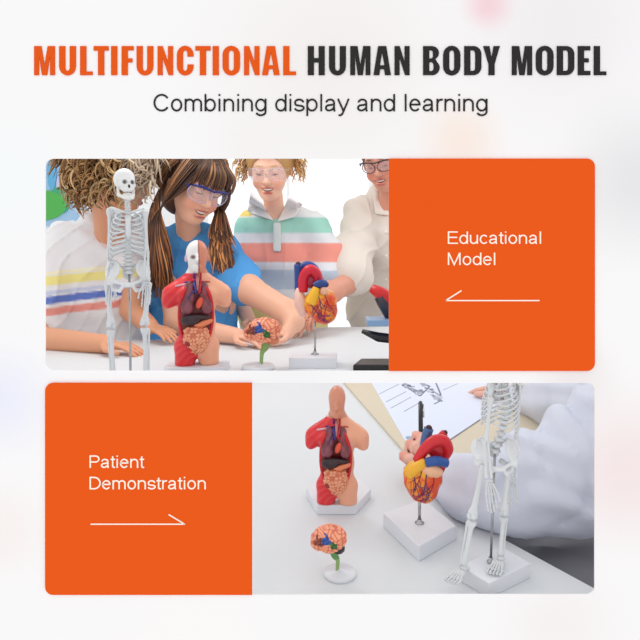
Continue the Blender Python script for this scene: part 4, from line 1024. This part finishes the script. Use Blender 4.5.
flap('collar', shtB, [(290, 194), (303, 204), (295, 217), (277, 222)], M['cloth'], Bp, (248, 246, 244), .012)
flap('placket', shtB, [(273, 222), (281, 222), (281, 252), (273, 252)], M['cloth'], Bp, (224, 232, 230), .006, 5)
lower_body(Bp, cB.x, cB.y+.02, .66, .16, (90, 100, 120))
rng = random.Random(5); oB = hB+RB @ Vector((0, .03, .045))
g = Grid(np.array(hB)-.22, np.array(hB)+.22, .006); g.ell(oB, (.105, .115, .118), 0, rot=RB); g.ell(qB(0, -.42, -.1), (.098, .09, .105), .01, 'sub', RB)
hr = gobj('hair', g, M['hair'], Bp, (196, 150, 94)); mb = MB()
for i in range(900):
    v = Vector((gaussr(rng), gaussr(rng), gaussr(rng))).normalized(); lv = RB.inverted() @ v
    if lv.y < -.25 and lv.z < .62: continue
    if lv.z < -.35: continue
    st = oB+RB @ Vector((lv.x*.105, lv.y*.115, lv.z*.118)); t = v+Vector((gaussr(rng, .4), gaussr(rng, .4), -.4))
    lockmesh(mb, st, t, rng.randint(11, 17), .0068, rng.uniform(.0018, .004), pick(rng, [(214, 168, 108), (232, 196, 140), (188, 136, 82), (204, 156, 96)]), -.8, rng.uniform(.004, .011), .8, rng, (oB, (.105, .115, .118)))
mb.build('hair_curls', M['hair'], hr)
goggles(Bp, qB, sB, M['clear'], M['clear'], .004, (.15, .11))

# --- adult in a cream shirt at the right
cC = P(392, 270, 2.85); Cp = person('person', (cC.x, cC.y, 0), 'adult with glasses in a cream button shirt, cut by the upper orange panel')
hC = P(383, 162, 2.68); RC = frame(R(-22), R(22), R(-6)); sC = .262
g = Grid((-.12, 2.1, .66), (.66, 3.1, 1.66), .0052)
SK_C = (218, 152, 128)
qC = head_prims(g, hC, sC, RC, np.array(P(392, 215, 2.82)), .18)
g.ell(cC, (.14, .07, .2), .03); g.cap(P(362, 215, 2.85), P(425, 215, 2.85), .05, .05, .05)
arm(g, [P(360, 218, 2.82), P(350, 282, 2.55), P(332, 292, 2.42), P(318, 305, 2.32)], [.05, .045, .042, .030])
hand(g, P(319, 304, 2.33), P(296, 332, 2.14)-P(318, 305, 2.32), (0, -.3, 1), .16, 1, .2)
arm(g, [P(425, 218, 2.85), P(448, 290, 2.7), P(420, 330, 2.45)], [.05, .045, .03]); hand(g, P(421, 328, 2.46), (-.5, -.6, -.1), (0, 0, 1), .16, -1, .2)
def cfC(V):
    C = base_cols(V, SK_C); head_paint(V, C, qC, sC, RC, SK_C, brow=(80, 56, 44)); return C
bC = gobj('body', g, M['skin'], Cp, cfC)
mb = MB(); mb.tube([qC(t*.08, -.355+.025*t*t, -.226+.024*t*t) for t in np.linspace(-1, 1, 9)], [.002]+[.005]*7+[.002], (246, 242, 234), 8); mb.build('teeth', M['plastic'], bC)
g = Grid((-.12, 2.3, .66), (.68, 3.15, 1.42), .0065)
g.ell(P(392, 300, 2.87), (.22, .14, .32), 0); g.ell(P(390, 240, 2.87), (.205, .13, .16), .06); g.cap(P(360, 212, 2.87), P(425, 214, 2.87), .078, .078, .06); g.cap(P(380, 198, 2.85), P(402, 198, 2.86), .07, .07, .05)
g.path([P(362, 215, 2.84), P(354, 250, 2.70), P(350, 276, 2.58)], [.085, .088, .092], .04); g.path([P(425, 215, 2.86), P(438, 275, 2.74)], [.08, .085], .04)
g.ell(P(388, 196, 2.72), (.06, .1, .05), .02, 'sub'); g.noise(folds(cC, 30, .009, 2, (.7, .2, .8)), 3)
shtC = gobj('shirt', g, M['cloth'], Cp, (226, 216, 206))
flap('collar', shtC, [(372, 188), (382, 196), (391, 216), (375, 214)], M['cloth'], Cp, (234, 226, 218), .010)
mb = MB()
for yy in (232, 256, 280): mb.ball(P(386, yy, 2.72), .007, (238, 234, 228), 8)
mb.build('buttons', M['plastic'], Cp)
lower_body(Cp, cC.x, cC.y+.02, .66, .18, (70, 74, 90))
g = Grid(np.array(hC)-.22, np.array(hC)+.22, .007); oC = hC+RC @ Vector((0, .03, .05)); g.ell(oC, (.10, .115, .112), 0, rot=RC); g.ell(qC(0, -.42, -.12), (.10, .09, .12), .01, 'sub', RC)
hr = gobj('hair', g, M['hair'], Cp, (78, 52, 38))
goggles(Cp, qC, sC, M['glassframe'], M['clear'], .0035, (.125, .09))

# --- person in the white coat, lower opening
Dp = person('person', (.62, 1.02, 0), 'person in a white lab coat writing, arms around the beige board')
g = Grid((.08, .66, .50), (.92, 1.42, 1.62), .0058)
SK_D = (232, 180, 160)
dq = head_prims(g, P(655, 262, 1.08), .22, frame(R(-60), R(28)), np.array(P(665, 330, 1.12)), .18, 0)
g.ell((.74, 1.15, .84), (.15, .11, .26), .04); g.cap((.56, .98, .98), (.66, 1.28, .98), .06, .06, .06)
arm(g, [(.60, .99, .95), P(572, 478, .78), P(505, 484, .775), P(458, 482, .83), P(440, 470, .875)], [.045, .035, .030, .023, .020])
wr = P(440, 470, .875)
# writing hand: knuckles turned to the viewer, fingers closed on the pen
pn0 = P(420.5, 402, 1.02); pn1 = P(421, 452, .93)
g.cap(wr, P(434, 464, .90), .021, .021, .008)
for fp, rr in (([P(430, 456, .885), P(424, 440, .90), P(416, 435, .925), P(419, 441, .945)], .0080), ([P(428, 460, .88), P(416, 448, .895), P(409, 444, .92), P(416, 449, .94)], .0082),
               ([P(428, 466, .875), P(410, 460, .885), P(403, 456, .91), P(411, 458, .93)], .0078), ([P(430, 471, .87), P(414, 474, .88), P(407, 470, .90), P(413, 467, .92)], .0070)):
    g.path(fp, [rr*1.05, rr, rr*.98, rr*.8], .0015)
g.path([P(436, 462, .885), P(433, 448, .90), P(425, 438, .925)], [.0100, .0092, .0080], .002)
arm(g, [(.66, 1.26, .95), P(600, 412, 1.08), P(536, 396, 1.25), P(514, 390, 1.34)], [.045, .036, .028, .021])
hand(g, P(515, 390, 1.34), P(478, 386, 1.42)-P(515, 390, 1.34), (0, 0, 1), .13, 1, .12)
def cfD(V): 
    C = base_cols(V, SK_D)
    for fx, fy, fd in ((421, 433, .915), (411, 443, .91), (403, 456, .90)): paint(V, C, P(fx, fy, fd), .009, (226, 148, 132), .7)
    return C
gobj('body', g, M['skin'], Dp, cfD)
g = Grid((.12, .62, .44), (1.0, 1.48, 1.34), .0048)
g.path([(.57, .99, .97), P(632, 408, .88), P(606, 440, .80), P(572, 476, .775)], [.085, .064, .060, .064], .03)
g.path([P(572, 476, .775), P(540, 482, .77), P(505, 492, .775), P(474, 492, .80), P(449, 480, .85)], [.066, .056, .046, .038, .031], .03)
g.path([(.66, 1.26, .96), P(604, 406, 1.08), P(562, 402, 1.16), P(528, 397, 1.27)], [.085, .058, .052, .042], .03)
def cfold(p):
    q = p-np.array(P(540, 485, .78)); u = q @ np.array((1.0, .3, .5)); v = q @ np.array((-.4, .2, 1.))
    n1 = np.sin(u*88+1.8*np.sin(v*46+1)+1.6*wob(q, 30, 2)); n2 = np.sin(v*120+u*60+2.2*np.sin(u*44)+2); n3 = np.abs(np.sin(u*52-v*34+1.5*wob(q, 26, 7)))
    am = np.clip((p[:, 2]-T)/.055, .25, 1)
    return am*(.0048*np.sign(n1)*np.abs(n1)**.7+.0024*n2+.0060*(1-n3)**3-.002)
g.below(T+.001); g.ell((.75, 1.15, .84), (.20, .17, .36), .03); g.cap((.60, 1.0, .99), (.72, 1.28, .99), .085, .085, .06)
g.noise(cfold, 4)
def coatc(V): return base_cols(V, (214, 218, 231))
gobj('lab_coat', g, M['cloth'], Dp, coatc)
g = Grid((.16, .55, .02), (1.05, 1.45, .72), .009)
for yy in (1.08, 1.22): g.path([(.74, yy, .55), (.76, yy, .04)], [.09, .06], .03)
g.path([(.72, 1.12, .56), (.50, .92, .61), (.31, .73, .612)], [.10, .10, .094], .03)
g.path([(.80, 1.05, .56), (.62, .86, .60), (.44, .72, .60)], [.10, .10, .096], .03)
g.ell((.40, .95, .60), (.22, .22, .11), .04)
g.noise(folds((.4, .8, .5), 20, .008, 2), 3); g.above(.713)
gobj('trousers', g, M['cloth'], Dp, (132, 132, 138))
g = Grid((.5, .9, 1.2), (.95, 1.35, 1.6), .009); hc = P(655, 262, 1.08); g.ell(hc+Vector((.02, .03, .03)), (.09, .09, .095), 0)
gobj('hair', g, M['hair'], Dp, (70, 50, 40))

# ------------------------------------------------------------------ things on the lower part of the table
pen = empty('black_pen', P(421, 452, .93), 0, 'slim black pen held upright in the fingers over the printed sheet', 'pen'); WB[pen.name] = pen.location.copy()
ax = pn1-pn0
MB().tube([pn0, pn0+ax*.03, pn0+ax*.85], [.0028, .0037, .0037], (28, 28, 32), 12).build('barrel', M['black'], pen)
MB().tube([pn0+ax*.85, pn0+ax*.97, pn0+ax], [.0037, .0018, .0008], (28, 28, 32), 12).build('tip', M['steel'], pen)
MB().tube([pn0+ax*.04+Vector((.004, -.004, 0)), pn0+ax*.3+Vector((.004, -.006, 0))], .0012, (60, 60, 64), 6).build('clip', M['steel'], pen)
zb = T+.006
bd = [PT(x, y, zb).xy for x, y in ((338, 375), (434, 484), (505, 484), (572, 425), (600, 375))]
o = MB().prism([(p.x, p.y) for p in bd][::1], T, zb, (214, 202, 180)).build('beige_board', M['beige'], None, False, bevel=.0015)
tag(o, 'beige drawing board lying on the white table beneath the printed sheet', 'board')
zp = zb+.0012
pp_ = [PT(x, y, zp).xy for x, y in ((367, 375), (407, 444), (414, 454), (424, 454), (446, 442), (505, 403), (545, 375))]
sheet = empty('printed_sheet', (pp_[2].x, pp_[2].y, zp), 0, 'pale printed sheet with grey skeletal drawings and ruled lines on the beige board', 'paper'); WB[sheet.name] = sheet.location.copy()
MB().prism([(p.x, p.y) for p in pp_], zb, zp).build('sheet', M['paper'], sheet, False)
mb = MB()
def ln(x0, y0, x1, y1, t, col=(96, 98, 108)):
    a = PT(x0, y0, zp+.0003); b_ = PT(x1, y1, zp+.0003); n = (b_-a).cross(Vector((0, 0, 1))).normalized()*t/2
    V = [a+n, b_+n, b_-n, a-n]; mb.put([v-Vector((0, 0, .0003)) for v in V]+V, [[3, 2, 1, 0], [4, 5, 6, 7], [0, 1, 5, 4], [1, 2, 6, 5], [2, 3, 7, 6], [3, 0, 4, 7]], col)
for (a, c, e, f) in ((379, 394, 399, 384), (386, 402, 406, 391.5), (391, 408, 411, 397), (404, 411.5, 422, 401), (443, 390, 458, 383.5), (449, 440, 482, 418)): ln(a, c, e, f, .0016, (120, 124, 136))
mb.build('ruled_lines', M['ink'], sheet, False)
mb = MB(); rng = random.Random(4)
def blob2(px, py, r, col):
    c = PT(px, py, zp); n = 9; k = c.y/FOC; pol = [(c.x+r*k*math.cos(6.283*i/n)*rng.uniform(.6, 1.2), c.y+1.9*r*k*math.sin(6.283*i/n)*rng.uniform(.6, 1.2)) for i in range(n)]
    mb.prism(pol, zp, zp+.0003+rng.random()*.0006, col)
gs = [(140, 144, 158), (112, 115, 126), (164, 168, 182), (192, 196, 210)]
for i in range(40):
    t = rng.uniform(0, 1); x, y = (402+t*18+rng.uniform(-3, 3), 384+t*10+rng.uniform(-2.5, 2.5)) if i % 2 else (425+t*14+rng.uniform(-3, 3), 385+t*15+rng.uniform(-2, 2))
    blob2(x, y, rng.uniform(1.2, 3), rng.choice(gs))
for (a, c, e, f) in ((402, 384, 420, 396), (420, 396, 430, 386), (428, 388, 441, 396), (434, 404, 440, 401), (436, 383, 441, 395)): ln(a, c, e, f, .004, (124, 128, 142))
mb.build('skeletal_drawing', vmat('printed_greys', .8), sheet, False)
mb = MB(); c = PT(409, 438, zp); mb.prism([(c.x+.006*math.cos(a), c.y+.01*math.sin(a)) for a in np.linspace(0, 6.1, 14)], zp, zp+.0004, (150, 172, 190)); mb.build('printed_seal', vmat('printed_blue', .8), sheet, False)

# microscope at the right end of the upper opening
mc = PT(392, 368); ms = empty('toy_microscope', (mc.x, mc.y, T), 0, 'black microscope with a red head and pale blue stage at the opening edge', 'microscope'); WB[ms.name] = ms.location.copy()
km = mc.y/FOC
def MP(px, py, dy=0): return Vector(((px-320)*km, mc.y+dy, CAMZ-(py-240)*km))
MB().prism([(MP(352, 0).x, mc.y-.04), (MP(420, 0).x, mc.y-.05), (MP(422, 0).x, mc.y+.05), (MP(362, 0).x, mc.y+.05)], T, T+.018, (26, 26, 30)).build('foot', M['black'], ms, False, bevel=.004)
mb = MB(); mb.tube(spline([MP(404, 366, .02), MP(414, 345, .02), MP(413, 318, .02), MP(398, 300, .01)], 6), .016, (26, 26, 30), 10); mb.build('arm', M['black'], ms)
mb = MB(); mb.tube([MP(362, 331), MP(378, 337), MP(412, 341)], [.006, .014, .014], (26, 26, 30), 10); mb.build('focus_knob', M['black'], ms)
MB().box((MP(366, 0).x, mc.y-.05, MP(0, 324).z), (MP(410, 0).x, mc.y+.04, MP(0, 318).z), (126, 160, 196)).build('stage', M['paleblue'], ms, False, bevel=.002)
MB().tube([MP(390, 317), MP(384, 303), MP(381, 296)], [.014, .02, .02], (90, 96, 110), 14).build('objective', M['glassframe'], ms)
mb = MB(); mb.tube([MP(371, 288), MP(380, 293), MP(398, 304)], [.012, .02, .022], (205, 28, 30), 14); mb.build('head', M['red'], ms)
MB().tube([MP(396, 303), MP(412, 284)], [.013, .012], (26, 26, 30), 12).build('eyepiece', M['black'], ms)
# wall poster far left
pw = P(50, 190, 3.95); po = empty('wall_poster', (pw.x, 3.99, pw.z), 0, 'blue and green wall poster behind the curly-haired child', 'poster'); WB[po.name] = po.location.copy()
x0, x1 = P(10, 0, 3.95).x, P(84, 0, 3.95).x; z0, z1 = P(0, 226, 3.95).z, P(0, 120, 3.95).z
MB().box((x0, 3.985, z0), (x1, 3.999, z1), (170, 206, 236)).build('sheet', bwm, po, False)
for c, r, cl in (((40, 205), (.16, .10), (96, 186, 96)), ((58, 200), (.07, .09), (84, 176, 130)), ((50, 172), (.03, .12), (112, 184, 222)), ((62, 185), (.05, .10), (206, 202, 232))):
    p = P(c[0], c[1], 3.95); mb = MB(); yq = 3.981-.003*c[1]/100; V = [(max(x0+.01, min(x1-.01, p.x+r[0]*math.cos(a))), yq, min(z1-.01, max(z0+.005, p.z+r[1]*math.sin(a)))) for a in np.linspace(0, 6.283, 25)[:-1]]
    mb.put(V+[(v[0], 3.987, v[2]) for v in V], [list(range(24))[::-1], list(range(24, 48))]+[[i, (i+1) % 24, 24+(i+1) % 24, 24+i] for i in range(24)], cl)
    mb.build('printed_shape', bwm, po, False)
